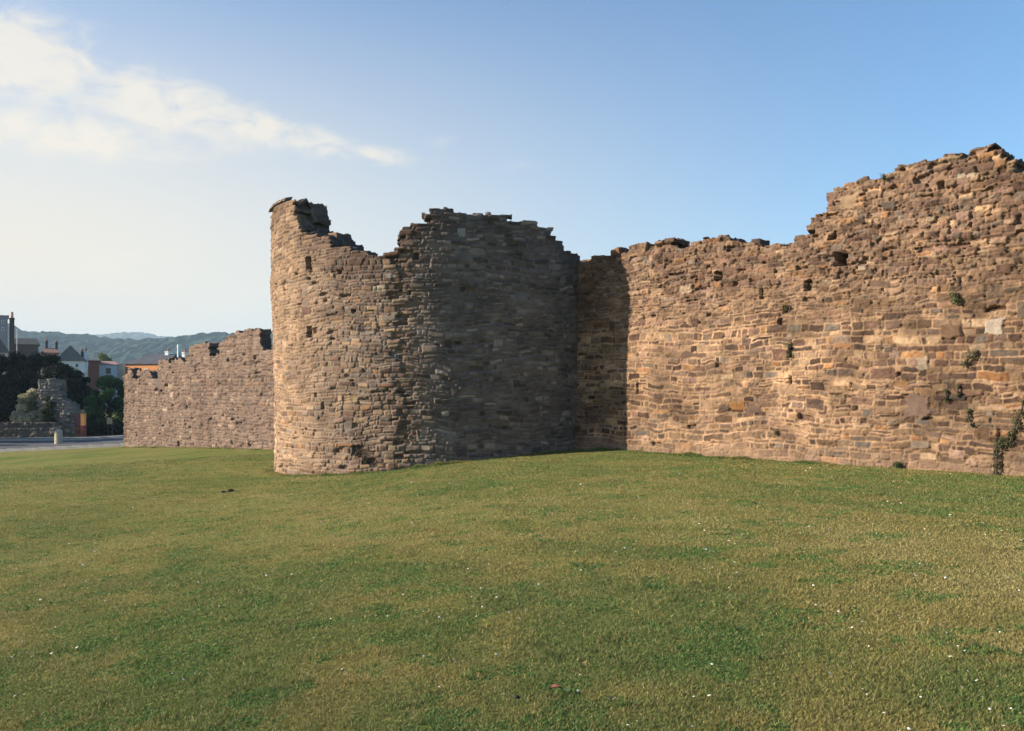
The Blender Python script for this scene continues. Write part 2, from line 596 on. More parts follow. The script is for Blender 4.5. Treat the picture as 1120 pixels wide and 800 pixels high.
def core(root, frame, s0, s1, z0, z1, ps, pz, seed, off, T, drop=.06, jag=.2, colr=(.15, .115, .09)):
    res = .045
    S1, Z1 = np.arange(s0, s1, res), np.arange(z0, z1 + .2, res)
    S, Z = np.meshgrid(S1, Z1)
    M = Masonry(seed, s0, s1, z0, z1, h=(.1, .22), w=(.18, .45), blocks=.2)
    rid, d, sc, zc, ar = M.sample(S, Z)
    tp = np.interp(sc, ps, pz) - drop + jag * fbm(sc * 1.6, sc * 0 + seed, seed, 3) + (M.rnd(rid, 1) - .5) * .12
    kp = zc < tp
    disp = -.03 * (1 - sst(0, .05, d)) + .04 * (M.rnd(rid, 0) - .5)
    c = palette(M, rid, 3, [10, 15, 15, 8, 3, 2, 16, 12, 4, 1]) * .6
    grid_solid('rubble_core', frame, S1, Z1, cells(kp.astype(float)) > .5, disp, c, STONE, root, T - off, colr, off0=-off, back=True, seed=seed, rough=.09)


# ================================================================== TOWER
def build_tower():
    root = thing('ruined_tower', 'half round rubble tower, broken open at the top, one side in shade', 'tower', (TCX, TCY, -.5))
    prof = [(300.5, 226), (305, 222), (312, 219), (322, 216), (324, 227), (327, 241), (331, 250), (340, 255), (352, 258), (357, 260), (359, 268), (368, 272),
            (386, 273), (398, 276), (405, 278), (426, 278), (428, 272), (433, 270), (434, 262), (440, 258), (441, 250), (450, 247), (453, 243),
            (464, 240), (466, 227), (500, 228), (540, 230), (558, 231), (561, 240), (580, 244), (600, 250), (605, 260), (615, 268),
            (622, 277), (632, 281), (640, 284)]
    ps, pz = tower_pts(prof)
    # round the back, out of sight: the top falls away to the wall
    tang = ps[0]
    ps = np.concatenate([[TR * R_(-232), TR * R_(-190), tang - 1.1, tang - .45], ps, [TR * R_(-40)]])
    pz = np.concatenate([[3.2, 3.4, 5.0, pz[0] - .02], pz, [4.7]])
    o = np.argsort(ps)
    ps, pz = ps[o], pz[o]
    res = .0175
    s0, s1, z0, z1 = TR * R_(-222), TR * R_(-45), -1.3, float(pz.max()) + .15
    S1, Z1 = np.arange(s0, s1, res), np.arange(z0, z1, res)
    S, Z = np.meshgrid(S1, Z1)
    M = Masonry(41, s0, s1, z0, z1, h=(.055, .13), w=(.08, .34), split=.12, blocks=1.6, bsize=((.14, .42), (.09, .24)), warp=(.08, .12))
    rid, d, sc, zc, area = M.sample(S, Z)
    # the ragged vertical joint where the two parts of the drum meet
    cr = np.array([(436, 285), (433, 305), (438, 322), (432, 345), (439, 362), (433, 380), (437, 400), (434, 420), (440, 440), (437, 455), (443, 470), (441, 488), (447, 500), (447, 540)])
    cs, cz = tower_pts(cr)
    cz[0] += 2.0
    oo = np.argsort(cz)
    joint = np.interp(zc, cz[oo], cs[oo]) + (M.rnd(rid, 11) - .5) * .28
    right = sc > joint
    buff = 1 - sst(-2.55 * TR, -1.95 * TR, S + .5 * fbm(S * .8, Z * .8, 45, 3))
    rough = .5 + .5 * sst(-.2, .5, fbm(S * .6, Z * .7, 46, 3))
    mw = .008
    pil = sst(0, .022, d - mw)
    r0 = M.rnd(rid, 0)
    disp = -(.013 + .010 * rough) * (1 - pil) + (r0 - .5) * (.020 + .016 * rough)
    disp = disp + ((M.rnd(rid, 5) - .5) * .3 * (Z - zc) + (M.rnd(rid, 6) - .5) * .12 * (S - sc)) * pil
    disp = disp + .011 * fbm(S * 7, Z * 9, 47, 4) + .05 * fbm(S * .7, Z * .7, 48, 3)
    lost = (M.rnd(rid, 7) < .028) & (area < .05)
    disp = np.where(lost, disp - .08 * pil - .01, disp)
    disp = disp - .035 * right
    near = np.abs(sc - joint) < .22
    disp = np.where(near & (M.rnd(rid, 12) < .28), disp - .085, disp)
    cA = palette(M, rid, 20, [7, 12, 18, 20, 16, 4, 8, 5, 7, 5])
    cB = palette(M, rid, 24, [13, 16, 15, 13, 10, 3, 14, 12, 5, 6])
    c = mixc(cB, cA, buff)
    mo = mixc(np.array([.22, .18, .145])[None, None] * np.ones(S.shape + (1,)), np.array([.36, .26, .17])[None, None] * np.ones(S.shape + (1,)), buff)
    mo = mo * (1 + .25 * fbm(S * 4, Z * 4, 49, 4))[..., None]
    c = mixc(mo, c, pil * (1 - .2 * sst(.1, .6, fbm(S * 5, Z * 7, 53, 4)))) * (1 + .42 * fbm(S * 2, Z * 3, 54, 5))[..., None] * np.array([.70, .665, .65])
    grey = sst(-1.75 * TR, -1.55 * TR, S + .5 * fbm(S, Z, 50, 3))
    c = mixc(c, c.mean(-1, keepdims=True) * np.array([1.06, .99, .92]) * .95, .65 * grey)  # shade on the drum's unlit side painted in as greyer, darker stone
    topd = sst(-1.4, -.2, Z - np.interp(S, ps, pz) + .5 * fbm(S * 1.2, Z * 1.2, 51, 3))
    c = mixc(c, c * np.array([.62, .60, .62]), .7 * topd)
    lich = sst(.30, .42, fbm(S * 2.6, Z * 3.2, 52, 4)) * (.25 + .3 * grey)
    c = mixc(c, np.array([.30, .30, .28]), lich * .18)
    for i, (px, py, w, h, dep) in enumerate([(338, 288, 6, 11, .45), (338, 363, 5, 9, .45), (387, 340, 5, 4, .15), (353, 444, 3, 9, .12), (345, 432, 3, 4, .10), (455, 281, 8, 7, .2),
                                (398, 498, 20, 7, .12), (390, 493, 14, 9, .10), (402, 505, 13, 6, .14), (372, 298, 6, 4, .1), (507, 316, 7, 5, .1), (566, 420, 7, 5, .1)]):
        s, Y = tower_s(px)
        z, k = px_z(py, Y), Y / F
        ww = max(.22 if i < 2 else .1, float(tower_s(px + w / 2)[0] - tower_s(px - w / 2)[0]))
        m = rect_mask(S, Z, s, z, ww, h * k * (1.25 if i < 2 else 1), .22 if i < 6 else .7, 500 + i)
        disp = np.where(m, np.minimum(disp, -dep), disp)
        c[m] = c[m] * (.6 if i != 5 else .8)  # hollows painted darker inside to deepen their shade
    for i, (px, py, w, h, cc) in enumerate([(505, 255, 7, 9, (.5, .51, .49)), (489, 265, 8, 3, (.45, .45, .42)), (428, 302, 12, 4, (.62, .56, .46)), (415, 316, 16, 8, (.5, .42, .31)),
                                (395, 360, 9, 8, (.13, .11, .11)), (458, 302, 8, 3, (.55, .54, .5)), (525, 258, 6, 3, (.45, .45, .43)), (432, 388, 8, 10, (.5, .47, .42)), (385, 436, 12, 8, (.48, .36, .2))]):
        s, Y = tower_s(px)
        z, k = px_z(py, Y), Y / F
        m = rect_mask(S, Z, s, z, w * k, h * k, .45, 600 + i)
        c[m] = .5 * np.array(cc) * (1 + .3 * fbm(S * 9, Z * 9, 73, 3))[m][:, None]
    stone_top = np.interp(sc, ps, pz)
    kp = zc + .02 < stone_top + (M.rnd(rid, 9) - .5) * .07
    keep = cells(kp.astype(float)) > .5
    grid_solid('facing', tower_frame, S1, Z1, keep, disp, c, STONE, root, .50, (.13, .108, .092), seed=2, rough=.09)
    core(root, tower_frame, s0, s1, z0, z1, ps, pz, 43, .48, 1.0, drop=.03, jag=.12, colr=(.11, .095, .085))
    # weathered flat coping stones left on the tall fragment, sloping outwards
    rg = np.random.default_rng(5)
    mb = MB()
    a = tang - .55
    ends = float(tower_s(315)[0])
    while a < ends:
        w = rg.uniform(.26, .42)
        b = min(a + w, ends + .03)
        zt = float(np.interp((a + b) / 2, ps, pz)) + .0
        zo = zt + rg.uniform(-.015, .015)
        for lay, (o0, o1, t, rise) in enumerate(((.055, -.16, .05, .05), (.0, -.18, .045, .05))):
            V = []
            zb = zo - .075 + lay * .052
            for off, zz in ((o0, zb), (o1, zb + rise)):
                for ss in (a + .012, b - .012):
                    for h in (0, t):
                        jx = rg.uniform(-.02, .02)
                        x, y, z = tower_frame(np.array(ss), np.array(zz + h), np.array(off + jx))
                        V.append((float(x), float(y), float(z) + rg.uniform(-.008, .008)))
            mb.add(V, [(0, 1, 3, 2), (4, 6, 7, 5), (0, 2, 6, 4), (1, 5, 7, 3), (0, 4, 5, 1), (2, 3, 7, 6)])
        a = b
    mb.build('coping', plain_mat('coping_stone', (.13, .105, .08), scale=9, amp=.4, bump=.5), root)


# ================================================================== FAR CURTAIN WALL
def build_far_wall():
    root = thing('curtain_wall', 'lower grey brown curtain wall with broken merlons, running from the tower to the road', 'wall', (-14, 40, -1))
    q = [(135, 411), (138, 411), (138.5, 405.5), (144.5, 405), (145, 413), (149, 414), (149.5, 405), (165, 405.5), (165.5, 414), (172, 413), (172.5, 394), (178, 392.5), (184, 392),
         (185, 395), (190.5, 395), (191, 392), (199.5, 392), (200, 398), (202.5, 397), (203, 390), (208, 381), (213, 378), (217, 375), (224.5, 373), (229, 374), (229.5, 388), (236, 389), (236.5, 378),
         (239, 375), (243, 372), (249, 367), (262, 363), (274, 361), (284, 359), (284.5, 382), (290, 383), (297, 382), (300, 378), (304, 375), (340, 372)]
    ps, pz = wall_pts(q)
    ps = np.concatenate([ps, [-11.]])
    pz = np.concatenate([pz, [4.6]])
    res = .03
    s0, s1, z0, z1 = float(ps[0]), -11.6, -2.3, float(pz.max()) + .1
    S1, Z1 = np.arange(s0, s1, res), np.arange(z0, z1, res)
    S, Z = np.meshgrid(S1, Z1)
    M = Masonry(71, s0, s1, z0, z1, h=(.075, .16), w=(.14, .45), split=.12, blocks=.3, warp=(.08, .1))
    rid, d, sc, zc, area = M.sample(S, Z)
    pil = sst(0, .035, d - .012)
    disp = -.03 * (1 - pil) + (M.rnd(rid, 0) - .5) * .055 + .025 * fbm(S * 4, Z * 4, 72, 3) + .06 * fbm(S * .5, Z * .5, 74, 3)
    lost = M.rnd(rid, 7) < .03
    disp = np.where(lost, disp - .12 * pil, disp)
    c = palette(M, rid, 20, [11, 16, 18, 14, 8, 2, 14, 7, 10, 4])
    mo = np.array([.26, .195, .15]) * (1 + .25 * fbm(S * 2, Z * 2, 75, 3))[..., None]
    c = mixc(mo, c, pil)
    c = mixc(c, c.mean(-1, keepdims=True) * np.array([1.06, .98, .93]), .35)
    st = sst(.1, .6, fbm(S * 2.2, Z * .35, 76, 4))                    # water run-off stains, real stains down the face
    c = mixc(c, c * .72, st) * np.array([.62, .56, .53])
    for i, (px, py, w, h) in enumerate([(195, 486, 2.2, 5), (253, 484, 2.2, 5), (272, 486, 2.2, 5), (236, 487, 2, 2), (249, 394, 2.5, 4), (278, 391, 2, 4), (232, 381, 2, 8), (214, 405, 2, 4), (176, 428, 2, 3), (286, 414, 2.5, 7)]):
        s, Y = wall_s(px)
        z, k = px_z(py, Y), Y / F
        dsd = float(wall_s(px + .5)[0] - wall_s(px - .5)[0])
        m = rect_mask(S, Z, s, z, max(.13, w * dsd), h * k, .2, 700 + i)
        disp = np.where(m, -.35, disp)
        c[m] = c[m] * .6  # shade in the small holes darkened into the colour
    kp = zc < np.interp(sc, ps, pz) + (M.rnd(rid, 9) - .5) * .12
    # clean vertical cuts of the merlon gaps
    kp &= Z < np.interp(S, ps, pz) + .14
    keep = cells(kp.astype(float)) > .5
    grid_solid('facing', wall_frame, S1, Z1, keep, disp, c, STONE_FAR, root, .5, (.12, .10, .085), seed=3, rough=.08, back=True)
    pl = pz.copy()
    core(root, wall_frame, s0 + .1, s1, z0, 2.2, np.array([s0, -26, -20, s1]), np.array([1.2, 1.6, 2.0, 2.4]), 73, .42, 1.2, jag=.3)


build_right_wall()
build_tower()
build_far_wall()

# ================================================================== GROUND
def axis(a, b, fine, lim):
    """grid lines, fine between -lim..lim style ranges, coarse outside"""
    f = np.arange(lim[0], lim[1] + fine, fine)
    out, x, st = [], lim[1] + fine, fine
    while x < b:
        out.append(x)
        st *= 1.25
        x += st
    lo, x, st = [], lim[0] - fine, fine
    while x > a:
        lo.append(x)
        st *= 1.25
        x -= st
    return np.concatenate([[a], lo[::-1], f, out, [b]])


def build_ground():
    gx, gy = axis(-3800, 3800, .2, (-32, 16)), axis(-300, 3900, .2, (1, 46))
    X, Y = np.meshgrid(gx, gy)
    Z = ground(X, Y)
    idx = np.arange(X.size).reshape(X.shape)
    Fq = np.stack([idx[:-1, :-1], idx[:-1, 1:], idx[1:, 1:], idx[1:, :-1]], -1).reshape(-1, 4)
    m, nt, b = new_mat('lawn_turf')
    tc = nt.nodes.new('ShaderNodeTexCoord')
    o = tc.outputs['Object']
    n1 = noise(nt, .35, 5, .6, o, .4)
    r1 = ramp(nt, [(.32, TURF[0]), (.47, TURF[1]), (.6, TURF[2]), (.72, TURF[3])])
    nt.links.new(n1.outputs[0], r1.inputs[0])
    n2 = noise(nt, 3.2, 6, .7, o)
    r2 = ramp(nt, [(.3, (.7, .78, .7)), (.7, (1.28, 1.2, 1.2))])
    nt.links.new(n2.outputs[0], r2.inputs[0])
    c = mul(nt, r1.outputs[0], r2.outputs[0])
    n3 = noise(nt, 26, 6, .75, o)
    r3 = ramp(nt, [(.3, (.5, .52, .5)), (.7, (1.45, 1.42, 1.4))])
    nt.links.new(n3.outputs[0], r3.inputs[0])
    c = mul(nt, c, r3.outputs[0])
    nt.links.new(c, b.inputs['Base Color'])
    b.inputs['Roughness'].default_value = 1
    b.inputs['Specular IOR Level'].default_value = .05
    bp = nt.nodes.new('ShaderNodeBump')
    bp.inputs['Strength'].default_value = .9
    bp.inputs['Distance'].default_value = .05
    nt.links.new(n3.outputs[0], bp.inputs['Height'])
    nt.links.new(bp.outputs[0], b.inputs['Normal'])
    tag(np_obj('lawn', np.stack([X, Y, Z], -1).reshape(-1, 3), Fq, m, smooth=True), 'mown grass lawn falling gently away beside the walls', 'lawn', kind='structure')


TURF = [(.115, .155, .040), (.165, .185, .056), (.215, .200, .070), (.215, .170, .074)]


def lawn_ok(X, Y):
    off = (X - PX0) * NX + (Y - PY0) * NY
    inside = np.hypot(X - TCX, Y - TCY) < TR - .02
    road = (Y > road_y(X) - .3)
    return (off > -.02) & ~inside & ~road


def road_y(X):
    return 46.6 + (-18 - X) * .135


def patch(X, Y):
    """which tint the sward has here: 0 lush green .. 1 dry"""
    return np.clip(.54 + .22 * np.exp(-np.maximum((X - PX0) * NX + (Y - PY0) * NY, 0) / .8) * sst(-.2, .4, fbm(X * .8, Y * .8, 99, 3)) + .09 * np.sin((X * .5 + Y * .87) * 2 * np.pi / 1.5 + 1.5 * fbm(X * .2, Y * .2, 98, 2)) + .70 * fbm(X * .30 + .1 * Y, Y * .22, 91, 4) + .42 * fbm(X * 1.7, Y * 1.3, 92, 4), 0, 1)


def build_grass():
    rg = np.random.default_rng(3)
    N = 1350000
    Y = np.exp(rg.uniform(math.log(3.3), math.log(33), N))
    Y = np.where(rg.random(N) < .05, rg.uniform(.5, 4, N), Y)
    px = np.where(rg.random(N) < .74, rg.uniform(-120, 1240, N), rg.normal(560, 1150, N))
    X = (px - 560) / F * np.maximum(Y, 3)
    # extra blades along the foot of the masonry
    nf = 60000
    s = rg.uniform(-2.2, 14, nf)
    of = np.abs(rg.normal(0, .09, nf)) + .01
    fx, fy, _ = wall_frame(s, s * 0, of)
    nt_ = 30000
    ph = rg.uniform(R_(-200), R_(-47), nt_)
    rr = TR + np.abs(rg.normal(0, .09, nt_)) + .0
    tx, ty = TCX + rr * np.cos(ph), TCY + rr * np.sin(ph)
    ng = 9000
    s2 = rg.uniform(-32.5, -12, ng)
    gx, gy, _ = wall_frame(s2, s2 * 0, np.abs(rg.normal(0, .12, ng)) + .02)
    X = np.concatenate([X, fx, tx, gx])
    Y = np.concatenate([Y, fy, ty, gy])
    edge = np.concatenate([np.zeros(N), np.ones(nf), np.ones(nt_), np.ones(ng)])
    ok = lawn_ok(X, Y)
    X, Y, edge = X[ok], Y[ok], edge[ok]
    n = len(X)
    D = np.hypot(X, Y)
    p = patch(X, Y)
    tuft = sst(.1, .6, fbm(X * 4.5, Y * 4.5, 94, 3))
    hgt = (.016 + .012 * rg.random(n)) * (1 + .6 * tuft) * (1 - .25 * p)
    rr_ = edge * sst(-.1, .5, fbm(X * 1.3, Y * 1.3, 95, 3))
    hgt = hgt * (1 + 2.2 * rr_)
    wid = .0034 * (1 + D / 5.5) * rg.uniform(.7, 1.4, n)
    clover = (fbm(X * 3.1, Y * 3.1, 96, 4) > .2) & (rg.random(n) < .55)
    wid = np.where(clover, wid * 2.2, wid)
    hgt = np.where(clover, hgt * .7, hgt)
    a = rg.uniform(0, 2 * np.pi, n)
    lean = hgt * rg.uniform(.25, 1.5, n)
    la = rg.uniform(0, 2 * np.pi, n)
    Z = ground(X, Y) - .004
    cx, sx = np.cos(a) * wid / 2, np.sin(a) * wid / 2
    P0 = np.stack([X - cx, Y - sx, Z], -1)
    P1 = np.stack([X + cx, Y + sx, Z], -1)
    P2 = np.stack([X + np.cos(la) * lean, Y + np.sin(la) * lean, Z + hgt], -1)
    V = np.stack([P0, P1, P2], 1).reshape(-1, 3)
    green = np.array([.112, .143, .042])
    deep = np.array([.060, .125, .034])
    olive = np.array([.245, .192, .066])
    straw = np.array([.34, .27, .12])
    brown = np.array([.17, .11, .062])
    t = rg.random(n)
    q = p + .30 * (t - .5)
    c = mixc(np.tile(green, (n, 1)), np.tile(olive, (n, 1)), sst(.25, .6, q))
    c = mixc(c, np.tile(straw, (n, 1)), .8 * sst(.62, 1.0, q) * (t > .3))
    u = rg.random(n)
    c = np.where((u < .10)[:, None], straw * (.7 + .5 * t)[:, None], c)
    c = np.where(((u > .10) & (u < .18))[:, None], brown, c)
    c = np.where(clover[:, None], deep * (.8 + .6 * t)[:, None], c)
    c = np.where(((rr_ > .3) & (u > .55))[:, None], green * 1.05, c)
    c = c * (.86 + .56 * rg.random(n))[:, None] * np.array([1.08, 1.16, 1.14])
    col = np.repeat(c, 3, 0)
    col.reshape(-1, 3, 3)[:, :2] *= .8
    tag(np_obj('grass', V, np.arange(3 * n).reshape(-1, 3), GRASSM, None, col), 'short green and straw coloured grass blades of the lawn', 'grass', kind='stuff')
    # daisies and clover heads
    pts = []
    while len(pts) < 300:
        y = math.exp(rg.uniform(math.log(4.2), math.log(19)))
        x = rg.uniform(-.6, .62) * y
        cl = float(fbm(np.array(x * .8), np.array(y * .8), 97, 3))
        if rg.random() < sst(-.05, .5, np.array(cl + .25 * (x / y > .2))) and lawn_ok(np.array(x), np.array(y)):
            pts.append((x, y))
    mb = MB()
    for x, y in pts:
        r = rg.uniform(.0045, .0105) * (1 + max(0, y - 6) * .07)
        z = float(ground(x, y)) + rg.uniform(.025, .04)
        tx_, ty_ = rg.uniform(-.5, .5), rg.uniform(-.5, .5)
        V = [(x, y, z + r * .35)]
        for k in range(8):
            t_ = 2 * math.pi * k / 8
            dx, dy = r * math.cos(t_), r * math.sin(t_)
            V.append((x + dx, y + dy, z + dx * tx_ + dy * ty_))
        V.append((x, y, z - r * .6))
        Fs = [(0, 1 + k, 1 + (k + 1) % 8) for k in range(8)] + [(9, 1 + (k + 1) % 8, 1 + k) for k in range(8)]
        mb.add(V, Fs)
    tag(mb.build('daisies', plain_mat('petal', (.62, .60, .55), scale=30, amp=.1)), 'tiny white daisy heads scattered in the lawn', 'daisies', kind='stuff')


build_ground()
build_grass()


# ------------------------------------------------------------------ leaf clouds
def leaf_cloud(centers, radii, n, size, cols, rg, flat=.8, down=.0):
    """leaf shaped faces spread through clumps; colours vary clump by clump and leaf by leaf"""
    centers, radii = np.array(centers, float), np.array(radii, float)
    k = rg.choice(len(centers), n, p=radii ** 2 / (radii ** 2).sum())
    v = rg.normal(size=(n, 3))
    v /= np.linalg.norm(v, axis=1)[:, None]
    rad = radii[k] * rg.random(n) ** .45
    P = centers[k] + v * rad[:, None] * np.array([1, 1, flat])
    nrm = v + .9 * rg.normal(size=(n, 3))
    nrm /= np.linalg.norm(nrm, axis=1)[:, None]
    t1 = np.cross(nrm, rg.normal(size=(n, 3)))
    t1 /= np.linalg.norm(t1, axis=1)[:, None] + 1e-9
    t2 = np.cross(nrm, t1)
    L = size * rg.uniform(.6, 1.4, n)[:, None]
    V = np.stack([P - t1 * L, P + t2 * L * .45, P + t1 * L, P - t2 * L * .45], 1).reshape(-1, 3)
    cols = np.array(cols)
    ck = cols[rg.integers(0, len(cols), len(centers))][k]
    c = ck * rg.uniform(.65, 1.35, n)[:, None]
    return V, np.arange(4 * n).reshape(-1, 4), np.repeat(c, 4, 0)


def tree(name, label, px, Y, ytop, hw, cols, nleaf=9000, size=.13, seed=0, ybot=None, group=None, trunk_h=.3, conical=0., nl=26):
    rg = np.random.default_rng(seed)
    x = px_x(px, Y)
    zg = float(ground(x, Y))
    zt = px_z(ytop, Y)
    H = zt - zg
    W = hw * Y / F
    root = thing(name, label, 'tree', (x, Y, zg), group)
    cen, rad = [], []
    zb = zg + H * trunk_h
    mb = MB()
    mb.tube([(x, Y, zg - .2), (x + rg.uniform(-.1, .1), Y, zg + H * .35), (x + rg.uniform(-.2, .2), Y, zg + H * .6), (x, Y, zg + H * .9)],
            [H * .035, H * .026, H * .018, H * .004], 8)
    for i in range(nl):
        t = rg.random() ** .8
        prof_ = math.sin(math.pi * (.30 + .62 * t)) ** .7 * (1 - conical * t) if conical < 1 else (1 - t)
        a = rg.uniform(0, 2 * math.pi)
        r = W * max(.12, prof_) * math.sqrt(rg.uniform(.15, 1)) * .85
        c = (x + r * math.cos(a), Y + r * math.sin(a), zb + (zt - zb) * t * .9)
        cen.append(c)
        rad.append(W * rg.uniform(.14, .36) * (1 - .4 * t))
        z0 = zg + H * (trunk_h * .7 + .5 * t * (1 - trunk_h))
        mb.tube([(x, Y, z0), ((x + c[0]) / 2, (Y + c[1]) / 2, (z0 + c[2]) / 2 + .1), c], [H * .012, H * .008, H * .003], 5)
    cen.append((x, Y, zt - W * .25))
    rad.append(W * .28)
    V, Fq, col = leaf_cloud(cen, rad, nleaf, size, cols, rg)
    V[:, 2] = np.maximum(V[:, 2], zg + .05)
    mb.build('trunk', BARK, root, True)
    np_obj('crown', V, Fq, LEAF, root, col)
    return root


DARK = [(.018, .026, .016), (.024, .032, .018), (.014, .02, .014), (.03, .036, .022)]
MID = [(.05, .11, .035), (.07, .14, .045), (.035, .08, .03), (.09, .16, .055)]
BRIGHT = [(.13, .17, .035), (.16, .19, .045), (.10, .14, .03)]

tree('dark_tree', 'broad dark tree filling the left edge behind the ruined pier', -4, 74, 384, 40, DARK, 22000, .10, 1, trunk_h=.0, nl=60)
tree('dark_tree', 'dark tree rising directly behind the ruined pier, below the grey gabled house', 44, 76, 383, 44, DARK, 22000, .10, 2, trunk_h=.0, nl=60)
tree('dark_tree', 'lower dark tree between the ruined pier and the green tree, under the red brick house', 80, 72, 402, 30, DARK, 18000, .10, 3, trunk_h=.0, nl=60)
tree('dark_tree', 'dark tree just below the tall dark chimney stack', 18, 79, 383, 34, DARK, 18000, .10, 6, trunk_h=.0, nl=60)
tree('dark_tree', 'dark tree filling the space right behind the top of the ruined pier', 68, 71, 396, 34, DARK, 18000, .10, 8, trunk_h=.0, nl=60)
tree('green_tree', 'green leafy tree close to the end of the lower curtain wall', 119, 68, 409, 30, MID, 20000, .09, 4, trunk_h=.03, nl=50)
tree('yellow_green_tree', 'sunlit yellow green tree between the grey gabled house and the orange house', 112, 230, 386, 16, BRIGHT, 5000, .4, 5, trunk_h=.1)
# unseen trees added beyond the left edge to shade the road
for k, (px, Y, yt, hw) in enumerate([(-95, 57, 300, 80), (-110, 66, 300, 72), (-90, 78, 310, 70), (-150, 72, 290, 70)]):
    tree('shade_tree', 'unseen dark tree added outside the left edge to shade the road', px, Y, yt, hw, DARK, 7000, .25, 20 + k, group='unseen trees added to shade the road', trunk_h=.12)

# ================================================================== ROAD, KERB
def strip(name, f0, f1, zoff, xs, mat, rows=4):
    xs = np.array(xs)
    V, nx = [], len(xs)
    for k in range(rows + 1):
        y = f0(xs) + (f1(xs) - f0(xs)) * k / rows
        V.append(np.stack([xs, y, ground(xs, y) + zoff], -1))
    V = np.concatenate(V)
    i = np.arange((rows + 1) * nx).reshape(rows + 1, nx)
    Fq = np.stack([i[:-1, :-1], i[:-1, 1:], i[1:, 1:], i[1:, :-1]], -1).reshape(-1, 4)
    return np_obj(name, V, Fq, mat, smooth=True)


xs = np.arange(-75, -10, .5)
o = strip('road', lambda x: road_y(x) + .15, lambda x: x * 0 + 58.5, .02, xs, plain_mat('asphalt', (.085, .085, .09), scale=2.5, amp=.3, bump=.2))
tag(o, 'grey asphalt road at the end of the lawn', 'road', kind='structure')
o = strip('pavement', lambda x: x * 0 + 58.62, lambda x: x * 0 + 60.6, .13, xs, plain_mat('paving', (.17, .165, .16), scale=1.5, amp=.2))
tag(o, 'grey pavement in front of the low stone wall', 'pavement', kind='structure')


def kerb(fy, name, lab):
    mb = MB()
    x = -75.
    while x < -10:
        y = float(fy(x + .45))
        z = float(ground(x + .45, y))
        mb.box((x + .45, y, z + .02), (.89, .13, .26), math.atan(float(fy(x + 1) - fy(x))))
        x += .9
    tag(mb.build(name, plain_mat(name + '_stone', (.33, .32, .30), scale=4, amp=.25)), lab, 'kerb', kind='structure')


kerb(lambda x: road_y(np.array(x)) + .06, 'kerb', 'pale kerb between lawn and road')
kerb(lambda x: np.array(58.56), 'kerb', 'pale kerb along the far pavement')


# ================================================================== RUINED PIER, LOW WALL
def front_frame(Y0):
    def f(s, z, off):
        return s + 0 * z, Y0 - off + 0 * s, z + 0 * s
    return f


def rubble_block(name, label, cat, Y, prof, T, seed, res=.05, tint=(1, 1, 1), zbase=None):
    p = np.array(prof, float)
    ps, pz = px_x(p[:, 0], Y), px_z(p[:, 1], Y)
    s0, s1 = ps[0], ps[-1]
    z0, z1 = (zbase if zbase is not None else -2.6), pz.max() + .1
    root = thing(name, label, cat, ((s0 + s1) / 2, Y, -2.1))
    S1, Z1 = np.arange(s0, s1 + res, res), np.arange(z0, z1, res)
    S, Z = np.meshgrid(S1, Z1)
    M = Masonry(seed, s0, s1, z0, z1, h=(.09, .2), w=(.16, .45), split=.1, blocks=.4)
    rid, d, sc, zc, ar = M.sample(S, Z)
    pil = sst(0, .04, d - .012)
    disp = -.05 * (1 - pil) + (M.rnd(rid, 0) - .5) * .1 + .05 * fbm(S * 2, Z * 2, seed, 3)
    c = palette(M, rid, 3, [4, 8, 10, 12, 8, 1, 20, 4, 4, 6])
    c = mixc(c, c.mean(-1, keepdims=True) * np.array([1.03, 1, .95]), .6) * np.array(tint)
    c = mixc(np.array([.2, .185, .16]) * np.array(tint) + 0 * c, c, pil)
    kp = (zc < np.interp(sc, ps, pz) + (M.rnd(rid, 9) - .5) * .08) & (Z < np.interp(S, ps, pz) + .1)
    grid_solid('masonry', front_frame(Y), S1, Z1, cells(kp.astype(float)) > .5, disp, c, STONE_FAR, root, T, (.17, .155, .135), seed=seed, rough=.08, back=True)
    return root


rubble_block('ruined_pier', 'grey ruined masonry pier with a stepped right side, beyond the road', 'ruin', 62.5,
             [(38, 470), (39.5, 440), (40, 417), (41.5, 415), (66, 415.5), (66.6, 424), (67, 438), (74, 440), (80, 443), (82, 452), (86, 456), (86.5, 470), (87, 474)], .9, 201, tint=(1.05, 1.05, 1.05))
rubble_block('boundary_wall', 'low dark stone boundary wall along the far side of the road', 'wall', 61.2,
             [(-330, 460), (-100, 461), (0, 463), (30, 462.5), (62, 463.5), (66, 466)], .5, 211, res=.07, tint=(.62, .62, .62))

# ivy clad stump with pale growth
def bush(name, label, px, Y, prof_tri, cols, n, size, seed, stems=5, cat='bush'):
    rg = np.random.default_rng(seed)
    x = px_x(px, Y)
    zg = float(ground(x, Y))
    root = thing(name, label, cat, (x, Y, zg))
    cen, rad = [], []
    for (a, b, r) in prof_tri:
        cen.append((px_x(a, Y), Y + rg.uniform(-.4, .4), px_z(b, Y)))
        rad.append(r * Y / F)
    V, Fq, col = leaf_cloud(cen, rad, n, size, cols, rg)
    V[:, 2] = np.maximum(V[:, 2], zg + .02)
    mb = MB()
    for i in range(stems):
        c = cen[rg.integers(0, len(cen))]
        mb.tube([(x + rg.uniform(-.3, .3), Y, zg - .1), ((x + c[0]) / 2, Y, (zg + c[2]) / 2), c], [.05, .04, .015], 6)
    mb.build('stem', BARK, root, True)
    np_obj('foliage', V, Fq, LEAF, root, col)
    return root


